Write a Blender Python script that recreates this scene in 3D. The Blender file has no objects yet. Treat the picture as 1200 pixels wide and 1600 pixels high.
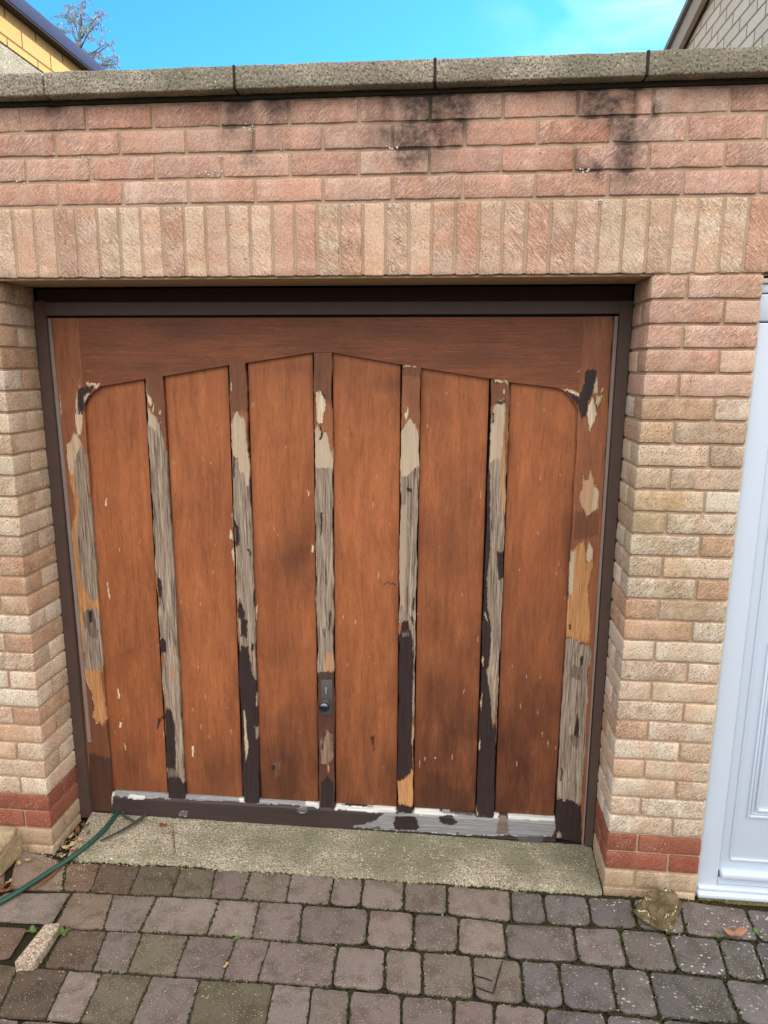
import bpy, bmesh, math, random
import numpy as np
from mathutils import Vector, Matrix
R = math.radians
random.seed(7); rng = np.random.default_rng(11)
S = bpy.context.scene
# ------------------------------------------------------------------ camera
CAM = np.array([-0.6078, -2.3257, 1.9135]); YAW, PIT, ROL, F = -.09545, -.20457, .00516, 1087.69
_cy,_sy,_cp,_sp = math.cos(YAW),math.sin(YAW),math.cos(PIT),math.sin(PIT)
_f = np.array([_sy*_cp,_cy*_cp,_sp]); _r0 = np.array([_cy,-_sy,0.]); _u0 = np.cross(_r0,_f)
_r = _r0*math.cos(ROL)+_u0*math.sin(ROL); _u = _u0*math.cos(ROL)-_r0*math.sin(ROL)
cd = bpy.data.cameras.new('camera'); cam = bpy.data.objects.new('camera', cd); S.collection.objects.link(cam)
cd.sensor_fit = 'HORIZONTAL'; cd.sensor_width = 36; cd.lens = F/1200*36; cd.clip_start = .02; cd.clip_end = 500
cam.matrix_world = Matrix(((_r[0],_u[0],-_f[0],CAM[0]),(_r[1],_u[1],-_f[1],CAM[1]),(_r[2],_u[2],-_f[2],CAM[2]),(0,0,0,1)))
S.camera = cam; S.render.resolution_x = 768; S.render.resolution_y = 1024
S.view_settings.view_transform = 'Standard'; S.view_settings.look = 'None'; S.view_settings.gamma = 1; S.view_settings.exposure = 1.2
# ------------------------------------------------------------------ sky and sun
SUN = Vector((.62, .60, .50)).normalized()          # towards the sun: right, behind the garage
w = bpy.data.worlds.new('World'); S.world = w; w.use_nodes = True
nt = w.node_tree; nt.nodes.clear(); N = nt.nodes.new; L = nt.links.new
out = N('ShaderNodeOutputWorld'); bg = N('ShaderNodeBackground'); bg.inputs[1].default_value = .15; L(bg.outputs[0], out.inputs[0])
sky = N('ShaderNodeTexSky'); sky.sky_type = 'NISHITA'; sky.sun_disc = False
sky.sun_elevation = math.asin(SUN.z); sky.sun_rotation = math.atan2(SUN.x, SUN.y); sky.ozone_density = 3.0; sky.dust_density = .3; sky.air_density = 1.0
tc = N('ShaderNodeTexCoord'); sep = N('ShaderNodeSeparateXYZ'); L(tc.outputs['Generated'], sep.inputs[0])
# the clear part of the sky is a saturated cyan; unseen bright cloud is added behind the camera for neutral light
tint = N('ShaderNodeMix'); tint.data_type = 'RGBA'; tint.blend_type = 'MULTIPLY'; tint.inputs[0].default_value = 1
L(sky.outputs[0], tint.inputs[6]); tint.inputs[7].default_value = (.27, .76, 1.0, 1)
n1 = N('ShaderNodeTexNoise'); n1.inputs['Scale'].default_value = 2.2; n1.inputs['Detail'].default_value = 7; n1.inputs['Distortion'].default_value = .6
mp = N('ShaderNodeMapping'); mp.inputs['Scale'].default_value = (1, 1, 2.6); mp.inputs['Location'].default_value=(.3,.2,.1); L(tc.outputs['Generated'], mp.inputs[0]); L(mp.outputs[0], n1.inputs[0])
def mnode(op, a=None, b=None, c=None, clamp=False):
    m = N('ShaderNodeMath'); m.operation = op; m.use_clamp = clamp
    for i, v in enumerate((a, b, c)):
        if v is None: continue
        if isinstance(v, (int, float)): m.inputs[i].default_value = v
        else: L(v, m.inputs[i])
    return m.outputs[0]
back = mnode('MULTIPLY_ADD', sep.outputs[1], -1.6, .05)                   # added cloud's share grows towards the street side
rgt = mnode('MULTIPLY_ADD', sep.outputs[0], .9, .02)
cl = mnode('ADD', mnode('ADD', back, mnode('MAXIMUM', rgt, 0.0)), mnode('MULTIPLY_ADD', n1.outputs[0], 1.5, -.75), clamp=True)
n2 = N('ShaderNodeTexNoise'); n2.inputs['Scale'].default_value = 3.2; n2.inputs['Detail'].default_value = 8; n2.inputs['Distortion'].default_value = 1.2
mp2 = N('ShaderNodeMapping'); mp2.inputs['Scale'].default_value = (1.6, 1, 4.5); mp2.inputs['Rotation'].default_value = (0, .5, 0); L(tc.outputs['Generated'], mp2.inputs[0]); L(mp2.outputs[0], n2.inputs[0])
wisp = mnode('MULTIPLY', mnode('MULTIPLY_ADD', n2.outputs[0], 2.6, -.95, clamp=True), mnode('MULTIPLY_ADD', sep.outputs[0], 2.6, -.02, clamp=True))
cl = mnode('MAXIMUM', cl, mnode('MULTIPLY', wisp, .55))
mx = N('ShaderNodeMix'); mx.data_type = 'RGBA'; L(cl, mx.inputs[0]); L(tint.outputs[2], mx.inputs[6]); 
# the added cloud is brighter high up, shaped for stronger top-down light
hf = mnode('MULTIPLY_ADD', sep.outputs[2], 1.75, .22, clamp=False); hc = N('ShaderNodeMix'); hc.data_type = 'RGBA'; hc.blend_type = 'MULTIPLY'; hc.inputs[0].default_value = 1
cbn = N('ShaderNodeCombineXYZ'); [L(mnode('MAXIMUM', hf, .15), cbn.inputs[i]) for i in range(3)]; hc.inputs[6].default_value = (7.4, 7.1, 6.75, 1); L(cbn.outputs[0], hc.inputs[7]); L(hc.outputs[2], mx.inputs[7])
L(mx.outputs[2], bg.inputs[0])
sl = bpy.data.lights.new('sun', 'SUN'); sl.energy = 4.0; sl.angle = R(.5); sl.color = (1, .93, .80)
so = bpy.data.objects.new('sun', sl); S.collection.objects.link(so); so.rotation_euler = (-SUN).to_track_quat('-Z', 'Y').to_euler()

# ------------------------------------------------------------------ helpers
def at(px, py, ax, val):
    """pixel of the 1200x1600 photograph -> point where its ray meets the plane coordinate[ax]=val"""
    px = np.asarray(px, float); py = np.asarray(py, float)
    d = _f + np.multiply.outer((px-600)/F, _r) - np.multiply.outer((py-800)/F, _u)
    return CAM + d*((val-CAM[ax])/d[..., ax])[..., None]
def lin(c): return tuple(((v/255)/12.92 if v/255 <= .04045 else ((v/255+.055)/1.055)**2.4) for v in c)
def _h(i, j, k, s):
    n = (i*374761393 + j*668265263 + k*2147483647 + s*1274126177) & 0xffffffff
    n = ((n ^ (n >> 13))*1274126177) & 0xffffffff
    return ((n ^ (n >> 16)) & 0xffff)/65535.
def vn(x, y=0., z=0., s=0):
    x, y, z = np.broadcast_arrays(np.asarray(x, float), y, z)
    i, j, k = [np.floor(a).astype(np.int64) for a in (x, y, z)]
    a, b, c = x-i, y-j, z-k; a, b, c = [t*t*(3-2*t) for t in (a, b, c)]
    g = lambda p, q, r: _h(i+p, j+q, k+r, s)
    return 2*((((g(0,0,0)*(1-a)+g(1,0,0)*a)*(1-b)+(g(0,1,0)*(1-a)+g(1,1,0)*a)*b)*(1-c) +
            ((g(0,0,1)*(1-a)+g(1,0,1)*a)*(1-b)+(g(0,1,1)*(1-a)+g(1,1,1)*a)*b)*c))-1
def fbm(x, y=0., z=0., s=0, o=3):
    t = 0; a = .5
    for q in range(o): t = t+a*vn(x*2**q, np.asarray(y)*2**q, np.asarray(z)*2**q, s+q*7); a *= .5
    return t
def link(o, parent=None):
    S.collection.objects.link(o)
    if parent is not None: o.parent = parent
    return o
def woff(p):
    t = Vector((0,0,0))
    while p is not None: t += p.location; p = p.parent
    return t
def mesh(name, v, f, mat, parent=None, smooth=True, attrs=None):
    me = bpy.data.meshes.new(name)
    me.from_pydata(np.asarray(v, float).tolist() if not isinstance(v, list) else v, [], f if isinstance(f, list) else f.tolist())
    if parent is not None: me.transform(Matrix.Translation(-woff(parent)))
    for an, (tp, arr) in (attrs or {}).items():
        a = me.attributes.new(an, tp, 'POINT'); key = {'FLOAT_COLOR': 'color', 'FLOAT_VECTOR': 'vector', 'FLOAT': 'value'}[tp]
        a.data.foreach_set(key, np.asarray(arr, np.float32).ravel())
    me.materials.append(mat)
    if smooth: me.polygons.foreach_set('use_smooth', [True]*len(me.polygons))
    me.update()
    return link(bpy.data.objects.new(name, me), parent)
def tag(o, label=None, cat=None, group=None, kind=None):
    for k, v in (('label', label), ('category', cat), ('group', group), ('kind', kind)):
        if v: o[k] = v
    return o
def empty(name, loc=(0,0,0)):
    o = bpy.data.objects.new(name, None); o.location = loc; o.empty_display_size = .1; return link(o)
def grid_faces(n, m, off=0):
    i, j = np.meshgrid(np.arange(n-1), np.arange(m-1), indexing='ij')
    a = i*m+j+off
    return np.stack([a, a+m, a+m+1, a+1], -1).reshape(-1, 4)
def boxes(lst, bev=.004, seg=2):
    """bevelled boxes (x0,x1,y0,y1,z0,z1) joined in one mesh"""
    bm = bmesh.new()
    for b in lst:
        x0,x1,y0,y1,z0,z1 = b[:6]
        m = Matrix.Translation(((x0+x1)/2,(y0+y1)/2,(z0+z1)/2)) @ Matrix.Diagonal((x1-x0,y1-y0,z1-z0,1))
        r = bmesh.ops.create_cube(bm, size=1, matrix=m)
        if bev: bmesh.ops.bevel(bm, geom=list({e for v in r['verts'] for e in v.link_edges}), offset=min(bev,.45*min(x1-x0,y1-y0,z1-z0)), segments=seg, affect='EDGES', profile=.5)
    return bm
def bmobj(name, bm, mat, parent=None, smooth=True):
    me = bpy.data.meshes.new(name); bm.to_mesh(me); bm.free()
    if parent is not None: me.transform(Matrix.Translation(-woff(parent)))
    me.materials.append(mat)
    if smooth:
        me.polygons.foreach_set('use_smooth', [True]*len(me.polygons))
        try: me.set_sharp_from_angle(angle=R(35))
        except Exception: pass
    return link(bpy.data.objects.new(name, me), parent)
def tube(pts, rad, n=10):
    pts = [Vector(p) for p in pts]; v = []; f = []
    for i, p in enumerate(pts):
        t = (pts[min(i+1,len(pts)-1)]-pts[max(i-1,0)]).normalized()
        a = t.cross(Vector((0,0,1)) if abs(t.z) < .9 else Vector((1,0,0))).normalized(); b = t.cross(a)
        r = rad[i] if isinstance(rad, (list, tuple)) else rad
        for k in range(n):
            th = 2*math.pi*k/n; v.append(tuple(p+a*r*math.cos(th)+b*r*math.sin(th)))
    for i in range(len(pts)-1):
        for k in range(n): f.append([i*n+k, i*n+(k+1)%n, (i+1)*n+(k+1)%n, (i+1)*n+k])
    f.append(list(range(n))[::-1]); f.append([(len(pts)-1)*n+k for k in range(n)])
    return v, f

# ------------------------------------------------------------------ materials
class Mat:
    def __init__(s, name, rough=.8, spec=.4):
        s.m = bpy.data.materials.new(name); s.m.use_nodes = True; s.t = s.m.node_tree; s.t.nodes.clear()
        s.o = s.N('ShaderNodeOutputMaterial'); s.b = s.N('ShaderNodeBsdfPrincipled'); s.L(s.b.outputs[0], s.o.inputs[0])
        s.b.inputs['Roughness'].default_value = rough; s.b.inputs['Specular IOR Level'].default_value = spec
        s.tc = s.N('ShaderNodeTexCoord').outputs['Object']
    def N(s, t): return s.t.nodes.new(t)
    def L(s, a, b): s.t.links.new(a, b)
    def put(s, i, v):
        if isinstance(v, (int, float)): i.default_value = v
        elif isinstance(v, tuple): i.default_value = v if len(v) == len(i.default_value) else (*v, 1)
        else: s.L(v, i)
    def attr(s, n, o='Color'):
        a = s.N('ShaderNodeAttribute'); a.attribute_name = n; return a.outputs[o]
    def sepc(s, c):
        a = s.N('ShaderNodeSeparateColor'); s.L(c, a.inputs[0]); return a.outputs
    def map(s, v, scale=(1,1,1), rot=(0,0,0), loc=(0,0,0)):
        a = s.N('ShaderNodeMapping'); s.L(v, a.inputs[0]); a.inputs['Scale'].default_value = scale; a.inputs['Rotation'].default_value = rot; a.inputs['Location'].default_value = loc
        return a.outputs[0]
    def noise(s, v, sc, det=3, dist=0, rough=.55):
        a = s.N('ShaderNodeTexNoise'); s.L(v, a.inputs[0]); a.inputs['Scale'].default_value = sc; a.inputs['Detail'].default_value = det
        a.inputs['Distortion'].default_value = dist; a.inputs['Roughness'].default_value = rough; return a.outputs[0]
    def vor(s, v, sc, feat='F1'):
        a = s.N('ShaderNodeTexVoronoi'); s.L(v, a.inputs[0]); a.inputs['Scale'].default_value = sc; a.feature = feat; return a.outputs[0]
    def rng(s, v, a, b, c=0., d=1.):
        m = s.N('ShaderNodeMapRange'); s.L(v, m.inputs[0])
        for i, q in enumerate((a, b, c, d)): m.inputs[i+1].default_value = q
        return m.outputs[0]
    def mth(s, op, a, b=0., clamp=False):
        m = s.N('ShaderNodeMath'); m.operation = op; m.use_clamp = clamp; s.put(m.inputs[0], a); s.put(m.inputs[1], b); return m.outputs[0]
    def mix(s, f, a, b, mode='MIX'):
        m = s.N('ShaderNodeMix'); m.data_type = 'RGBA'; m.blend_type = mode; s.put(m.inputs[0], f); s.put(m.inputs[6], a); s.put(m.inputs[7], b); return m.outputs[2]
    def bump(s, h, dist, st=1., prev=None):
        m = s.N('ShaderNodeBump'); m.inputs['Strength'].default_value = st; m.inputs['Distance'].default_value = dist; s.L(h, m.inputs['Height'])
        if prev is not None: s.L(prev, m.inputs['Normal'])
        return m.outputs[0]
    def fin(s, col=None, nrm=None, rough=None):
        if col is not None: s.put(s.b.inputs['Base Color'], col)
        if nrm is not None: s.L(nrm, s.b.inputs['Normal'])
        if rough is not None: s.put(s.b.inputs['Roughness'], rough)
        return s.m

def m_brick():
    m = Mat('brick', .92, .25); bl = m.attr('bl', 'Vector'); col = m.attr('bcol'); al = m.attr('bcol', 'Alpha')
    soot_shade = m.attr('soot_shade', 'Fac')
    bn = m.noise(m.map(bl, (9, 2.5, 37)), 1.0, 2, .2); bn2 = m.noise(m.map(bl, (13, 4, 53), loc=(5,5,5)), 1.0, 2, .2)
    rb = m.map(bl, (1,1,1), (0,0,R(-42)))
    s1 = m.noise(m.map(rb, (38, 270, 3)), 1.0, 2.0, .5); s2 = m.noise(m.map(m.map(bl, (1,1,1), (0,0,R(-55))), (60, 360, 3), loc=(3,3,3)), 1.0, 2.0, .5)
    st = m.rng(m.mth('ADD', m.mth('MULTIPLY', s1, .62), m.mth('MULTIPLY', s2, .38)), .40, .60)
    amt = m.mth('MULTIPLY', m.rng(m.noise(m.tc, 16, 2), .34, .52, .35, 1), m.rng(m.noise(m.map(bl, (1.2, 1.2, 91)), 1, 2), .38, .58, .25, 1))
    fine = m.noise(m.tc, 150, 4, 0, .75); big = m.noise(m.tc, 9, 4, .4)
    c = m.mix(m.rng(bn, .50, .60, 0, .55), col, m.mix(1., col, (1.02, .85, .77, 1), 'MULTIPLY'))
    c = m.mix(m.rng(bn2, .50, .60, 0, .65), c, m.mix(1., c, (1.16, 1.24, 1.30, 1), 'MULTIPLY'))
    c = m.mix(1., c, m.mix(fine, (.14,.12,.10,1), (1.86,1.86,1.86,1)), 'MULTIPLY')
    c = m.mix(m.mth('MULTIPLY', m.mth('SUBTRACT', 1., st), m.mth('MULTIPLY', amt, .62)), c, m.mix(1., c, (.42,.36,.34,1), 'MULTIPLY'))  # grooves darkened, ridges lightened below: relief shading put into the colour
    c = m.mix(m.mth('MULTIPLY', m.rng(st, .75, 1), m.mth('MULTIPLY', amt, .35)), c, m.mix(1., c, (1.5,1.5,1.5,1), 'MULTIPLY'))
    sp = m.vor(m.tc, 150); spm = m.noise(m.tc, 26, 2)
    dk = m.mth('MULTIPLY', m.rng(sp, .30, .18), m.rng(m.mth('ADD', spm, m.mth('MULTIPLY', al, .26)), .60, .70)); c = m.mix(dk, c, lin((78,50,38)))
    c = m.mix(m.mth('MULTIPLY', m.rng(m.vor(m.map(m.tc, loc=(5,2,3)), 120), .20, .12), m.rng(m.noise(m.tc, 12, 2), .48, .6)), c, lin((225,205,190)))
    sn = m.mth('MULTIPLY', soot_shade, m.rng(m.noise(m.tc, 60, 4, 0, .7), .28, .62, .45, 1), True)
    c = m.mix(m.mth('MULTIPLY', sn, .9), c, lin((58,50,50)))
    ms = m.attr('moss', 'Fac'); c = m.mix(m.mth('MULTIPLY', m.mth('MULTIPLY', ms, .7), m.rng(m.noise(m.tc, 45, 3), .35, .65)), c, lin((160,142,84)))
    h = m.mth('ADD', m.mth('MULTIPLY', st, m.mth('MULTIPLY', amt, .8)), m.mth('MULTIPLY', fine, .6))
    return m.fin(c, m.bump(h, .0022, .9))
def m_mortar():
    m = Mat('mortar', .95, .2); f = m.noise(m.tc, 180, 3, 0, .7); b = m.noise(m.tc, 7, 3)
    c = m.mix(b, lin((172,148,126)), lin((198,172,148))); c = m.mix(1., c, m.mix(f, (.6,.6,.6,1), (1.35,1.35,1.35,1)), 'MULTIPLY')
    c = m.mix(m.mth('MULTIPLY', m.attr('soot_shade', 'Fac'), .9), c, lin((56,50,46)))
    return m.fin(c, m.bump(f, .003, .8))
def m_concrete(name, a, b, moss=None, sp=90, pale=(200,190,170)):
    m = Mat(name, .95, .2); f = m.noise(m.tc, 150, 4, 0, .75); g = m.noise(m.tc, 5, 4, .3)
    c = m.mix(m.rng(g, .35, .65), lin(a), lin(b)); c = m.mix(1., c, m.mix(m.rng(f,.34,.66), (.22,.22,.22,1), (1.8,1.8,1.8,1)), 'MULTIPLY')
    if moss: c = m.mix(m.mth('MULTIPLY', m.rng(m.noise(m.map(m.tc, loc=(1,4,2)), 3.2, 4, .5), .42, .62), m.rng(f, .25, .6)), c, lin(moss))
    v = m.vor(m.tc, sp); c = m.mix(m.mth('MULTIPLY', m.rng(v, .26, .18), m.rng(m.noise(m.tc, 20, 2), .45, .6)), c, lin(pale))
    v2 = m.vor(m.map(m.tc, loc=(9,3,1)), sp*1.1); c = m.mix(m.mth('MULTIPLY', m.rng(v2, .28, .18), .7), c, lin((50,45,36)))
    return m.fin(c, m.bump(m.mth('ADD', f, m.mth('MULTIPLY', v, .8)), .004, 1.))
def m_wood(name, horiz=False, dark=(78,46,36), mid=(130,80,56), lite=(158,100,66), paint=False, stain=(40,31,31)):
    m = Mat(name, .5, .4); wr = m.attr('wear'); al = m.attr('wear', 'Alpha'); ch = m.sepc(wr)
    sc = (7, 60, 90) if horiz else (90, 60, 7)
    sc2 = (2.2, 20, 16) if horiz else (16, 20, 2.2)
    g1 = m.noise(m.map(m.tc, sc), 1, 4, .5, .65); g2 = m.noise(m.map(m.tc, sc2), 1, 4, 1.2, .6); bl = m.noise(m.tc, 4.5, 4, .5)
    if paint:
        c = m.mix(g2, lin((44,36,36)), lin((70,58,56)))
    else:
        c = m.mix(m.rng(g2, .30, .70), lin(mid), lin(lite)); c = m.mix(m.rng(bl, .50, .75, 0, .30), c, lin(dark))
        c = m.mix(m.rng(g1, .54, .72, 0, .50), c, lin(dark)); c = m.mix(m.rng(g1, .38, .26, 0, .25), c, lin((204,150,106))); c = m.mix(1., c, m.mix(m.noise(m.map(m.tc, (160,160,40) if not horiz else (40,160,160)), 1, 3, 0, .7), (.62,.60,.60,1), (1.36,1.36,1.36,1)), 'MULTIPLY')
        c = m.mix(m.rng(m.noise(m.map(m.tc, sc2), 2.6, 3, .6), .55, .7, 0, .35), c, m.mix(1., c, (.72,.66,.70,1), 'MULTIPLY'))
    # bare, weathered wood: strong streaks along the grain
    s1 = m.noise(m.map(m.tc, tuple(a*q for a,q in zip(sc,(1.5,1.5,.6) if not horiz else (.6,1.5,1.5)))), 1.15, 4, 1.2, .7); s2 = m.noise(m.map(m.tc, tuple(a*.8 for a in sc)), .8, 3, 2.0, .6)
    if paint: gr = m.mix(s2, lin((104,104,106)), lin((160,160,162)))
    else:
        gr = m.mix(m.rng(s1, .34, .66), lin((86,70,60)), lin((188,170,150))); gr = m.mix(m.rng(s2, .5, .7, 0, .6), gr, lin((112,96,84)))
        gr = m.mix(m.rng(s1, .41, .33, 0, .9), gr, lin((48,38,34)))
    fr = m.mix(m.rng(s1, .3, .7), lin((154,100,60)), lin((212,160,108)))
    dk = m.mix(m.rng(s1, .4, .7), lin(stain), lin(tuple(a*1.5 for a in stain)))
    pl = m.mix(m.rng(s1, .38, .66), lin((238,222,194)), lin((178,154,124)))
    if paint: pl = m.mix(m.rng(s1, .35, .7), lin((215,215,210)), lin((170,170,168)))
    c = m.mix(ch[0], c, gr); c = m.mix(ch[1], c, fr); c = m.mix(al, c, pl); c = m.mix(ch[2], c, dk)
    bare = m.mth('MAXIMUM', m.mth('MAXIMUM', ch[0], ch[1]), al)
    n = m.bump(g1, .0006, .7); n = m.bump(m.mth('MULTIPLY', s1, bare), .004, .8, n)
    return m.fin(c, n, m.mth('ADD', m.mth('MULTIPLY', bare, .35), .48))
def m_plain(name, col, rough=.5, spec=.5, var=.15, sc=12, bump=.0005, metal=0):
    m = Mat(name, rough, spec); f = m.noise(m.tc, sc, 4); f2 = m.noise(m.tc, 120, 3)
    c = m.mix(f, tuple(v*(1-var) for v in lin(col)), tuple(min(v*(1+var), 1) for v in lin(col)))
    m.b.inputs['Metallic'].default_value = metal
    return m.fin(c, m.bump(f2, bump, .8))
def m_paver():
    m = Mat('paving_stone', .93, .25); col = m.attr('pcol'); lf = m.attr('pcol', 'Alpha')
    f = m.noise(m.tc, 200, 4, 0, .75); g = m.noise(m.tc, 14, 4, .4); gg = m.noise(m.tc, 2.4, 3, .3)
    c = m.mix(1., col, m.mix(f, (.25,.25,.25,1), (1.75,1.75,1.75,1)), 'MULTIPLY'); c = m.mix(m.rng(g, .44, .64, 0, .8), c, m.mix(1., c, (.62,.60,.52,1), 'MULTIPLY'))
    c = m.mix(m.rng(m.noise(m.map(m.tc, loc=(4,4,4)), 11, 3), .56, .72, 0, .4), c, m.mix(1., c, (1.3,1.3,1.25,1), 'MULTIPLY'))
    c = m.mix(m.rng(gg, .55, .7, 0, .3), c, lin((78,72,44)))
    v = m.vor(m.tc, 150); c = m.mix(m.mth('MULTIPLY', m.rng(v, .18, .12), m.rng(g, .4, .5)), c, lin((205,195,185)))
    v2 = m.vor(m.map(m.tc, (1,1.6,1), (0,0,.5), (2,1,0)), 48); c = m.mix(m.mth('MULTIPLY', m.mth('MULTIPLY', m.rng(v2, .25, .19), lf), m.rng(m.noise(m.tc, 12, 3), .47, .56)), c, lin((205,198,190)))
    return m.fin(c, m.bump(m.mth('ADD', f, m.mth('MULTIPLY', g, 1.2)), .0035, .9))
def m_soil():
    m = Mat('soil', 1, .1); f = m.noise(m.tc, 130, 4, 0, .8); g = m.noise(m.tc, 6, 4)
    c = m.mix(g, lin((46,40,32)), lin((62,58,38))); c = m.mix(1., c, m.mix(f, (.3,.3,.3,1), (1.7,1.7,1.7,1)), 'MULTIPLY')
    return m.fin(c, m.bump(f, .01, 1))
def m_blocks(name, ax, a, b, mort, bw, bh, ms=.008, bump=.006):
    """coursed facing seen edge on: brick pattern laid out over (y,z)"""
    m = Mat(name, .9, .2); s = m.N('ShaderNodeSeparateXYZ'); m.L(m.tc, s.inputs[0]); cb = m.N('ShaderNodeCombineXYZ')
    m.L(s.outputs[ax], cb.inputs[0]); m.L(s.outputs[2], cb.inputs[1])
    t = m.N('ShaderNodeTexBrick'); m.L(cb.outputs[0], t.inputs[0]); t.inputs['Scale'].default_value = 1
    t.inputs['Color1'].default_value = (*lin(a),1); t.inputs['Color2'].default_value = (*lin(b),1); t.inputs['Mortar'].default_value = (*lin(mort),1)
    t.inputs['Brick Width'].default_value = bw; t.inputs['Row Height'].default_value = bh; t.inputs['Mortar Size'].default_value = ms; t.inputs['Mortar Smooth'].default_value = .15
    f = m.noise(m.tc, 60, 4, 0, .7); c = m.mix(1., t.outputs[0], m.mix(f, (.78,.78,.78,1), (1.22,1.22,1.22,1)), 'MULTIPLY')
    n = m.bump(t.outputs[1], bump, -1.); return m.fin(c, m.bump(f, .003, .6, n))
M_BRICK, M_MORTAR = m_brick(), m_mortar()
M_COPE = m_concrete('coping_concrete', (140,133,119), (172,164,148), (130,126,108), 85)
M_SLAB = m_concrete('slab_concrete', (134,127,110), (162,152,132), (118,117,92), 95, (222,212,192))
M_VERT, M_HORI, M_PANEL = m_wood('stained_timber'), m_wood('stained_rail', True, (78,42,29), (120,69,45), (140,82,52)), m_wood('stained_ply', False, (104,60,40), (146,87,53), (176,107,66), stain=(46,25,20))
M_RAIL = m_wood('painted_rail', True, paint=True)
M_FRAME = m_plain('brown_paint', (82,66,60), .55, .4, .2, 20)
M_TRIM = m_plain('weathered_metal_trim', (140,124,116), .6, .4, .25, 40)
M_BLACK = m_plain('black_rubber', (30,28,30), .7, .3, .2)
M_GREYR = m_plain('grey_rubber', (86,82,80), .7, .3, .25)
M_WHITE = m_plain('white_upvc', (196,208,224), .32, .5, .02, 3, .0001)  # white plastic, with the bluish sky reflection tinted into its base colour
M_SEAL = m_plain('sealant', (196,192,178), .7, .3, .1, 60)
M_HOSE = m_plain('green_hose', (30,70,60), .42, .5, .22, 30)
M_METAL = m_plain('aged_metal', (92,88,88), .5, .5, .25, 60, .0006, .4)
M_CHROME = m_plain('chrome', (92,98,118), .14, .6, .05, 10, .0001, 1.)
M_PAVE, M_SOIL = m_paver(), m_soil()
M_CREAM = m_plain('lintel_paint', (176,154,122), .7, .3, .2, 30)

# ------------------------------------------------------------------ ground
gs = mesh('ground', [(-60,-60,-.013),(60,-60,-.013),(60,60,-.013),(-60,60,-.013)], [[0,1,2,3]], M_SOIL, smooth=False); tag(gs, kind='structure')

# ------------------------------------------------------------------ brickwork of the garage front
_T = {}
def lat(nx, ny, nz):
    k = (nx, ny, nz)
    if k in _T: return _T[k]
    idx = {}; pts = []; faces = []
    def vid(*p):
        if p not in idx: idx[p] = len(pts); pts.append(p)
        return idx[p]
    n = k
    for a in range(3):
        b, c = (a+1)%3, (a+2)%3
        for side in (0, n[a]-1):
            for i in range(n[b]-1):
                for j in range(n[c]-1):
                    q = []
                    for (di, dj) in ((0,0),(1,0),(1,1),(0,1)):
                        p = [0,0,0]; p[a] = side; p[b] = i+di; p[c] = j+dj; q.append(vid(*p))
                    faces.append(q if side else q[::-1])
    _T[k] = (np.array(pts), np.array(faces)); return _T[k]
def rlines(Ln, r, step):
    n = max(2, int(round((Ln-2*r)/step))+1)
    return np.concatenate([[0], np.linspace(r, Ln-r, n), [Ln]])
class Solid:
    """collects rounded, slightly uneven blocks with per-vertex attributes"""
    def __init__(s): s.v=[]; s.f=[]; s.c=[]; s.u=[]; s.n=0
    def block(s, x0,x1,y0,y1,z0,z1, col, r=.0028, step=.022, amp=.0016, vert=False, seed=0, fr=34):
        ls = [rlines(x1-x0, r, step), rlines(y1-y0, r, step*2), rlines(z1-z0, r, step)]
        P, Fc = lat(*[len(l) for l in ls]); o = np.array([x0,y0,z0]); D = np.array([x1-x0,y1-y0,z1-z0])
        p = np.stack([ls[a][P[:,a]] for a in range(3)], -1); q = np.clip(p, r, D-r); d = p-q; ln = np.linalg.norm(d, axis=1, keepdims=True)
        p = q + d/np.maximum(ln,1e-9)*r + o
        for a in range(3): p[:,a] += amp*fbm(p[:,0]*fr+a*31, p[:,1]*fr, p[:,2]*fr, seed+a, 3)*2
        s.v.append(p); s.f.append(Fc+s.n); s.n += len(p)
        s.c.append(np.tile(col, (len(p),1))); h = seed*.37 % 5
        s.u.append(np.stack([p[:,2]+h, -p[:,0]-p[:,1], np.full(len(p), h)], -1) if vert else np.stack([p[:,0]+p[:,1]+h, p[:,2], np.full(len(p), h)], -1))
    def arrays(s): return np.concatenate(s.v), np.concatenate(s.f), np.concatenate(s.c), np.concatenate(s.u)
TOP = [(206,172,154),(200,162,144),(210,180,164),(198,156,138),(204,174,158),(212,186,170),(196,162,148),(206,160,140),(194,160,146),(208,174,156)]
SOL = [(206,180,158),(200,170,150),(210,188,166),(202,162,142),(212,194,172),(198,170,150),(206,180,160),(196,166,148),(210,182,158),(208,190,168)]
LOW = [(206,192,172),(198,180,156),(210,198,180),(190,168,144),(208,190,170),(214,204,188),(194,174,152),(202,184,162),(210,196,176)]
RED = [(146,92,74),(150,94,76),(140,86,70)]
BASE = [(184,166,138),(174,154,128),(192,174,148)]
def bc(pal, dark=0):
    mean_ = np.mean([lin(q) for q in pal], axis=0); c = (np.array(lin(random.choice(pal)))*.62+mean_*.38)*np.array([.99,.955,.935])*random.uniform(.94,1.07); return np.array([*c, dark])
Z0 = 2.2; C = .075; W = 2.1598; RX = .3301; XL, XR = -3.25, 2.05
garage = empty('garage', (-1.0, 0, 0)); tag(garage, 'flat roofed brick garage front with a concrete coping and a soldier course over the opening', 'garage')
B = Solid(); sd = 0
# soldier course
x = -2.0729-.0731*17
while x < XR:
    sd += 1; B.block(x+.0050, x+.0731-.0050, random.uniform(-.0012,.0012), .1, Z0+.003, Z0+.225-.006, bc(SOL, random.choice([0,.15,.4])), vert=True, seed=sd, r=.003); x += .0731
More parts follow.
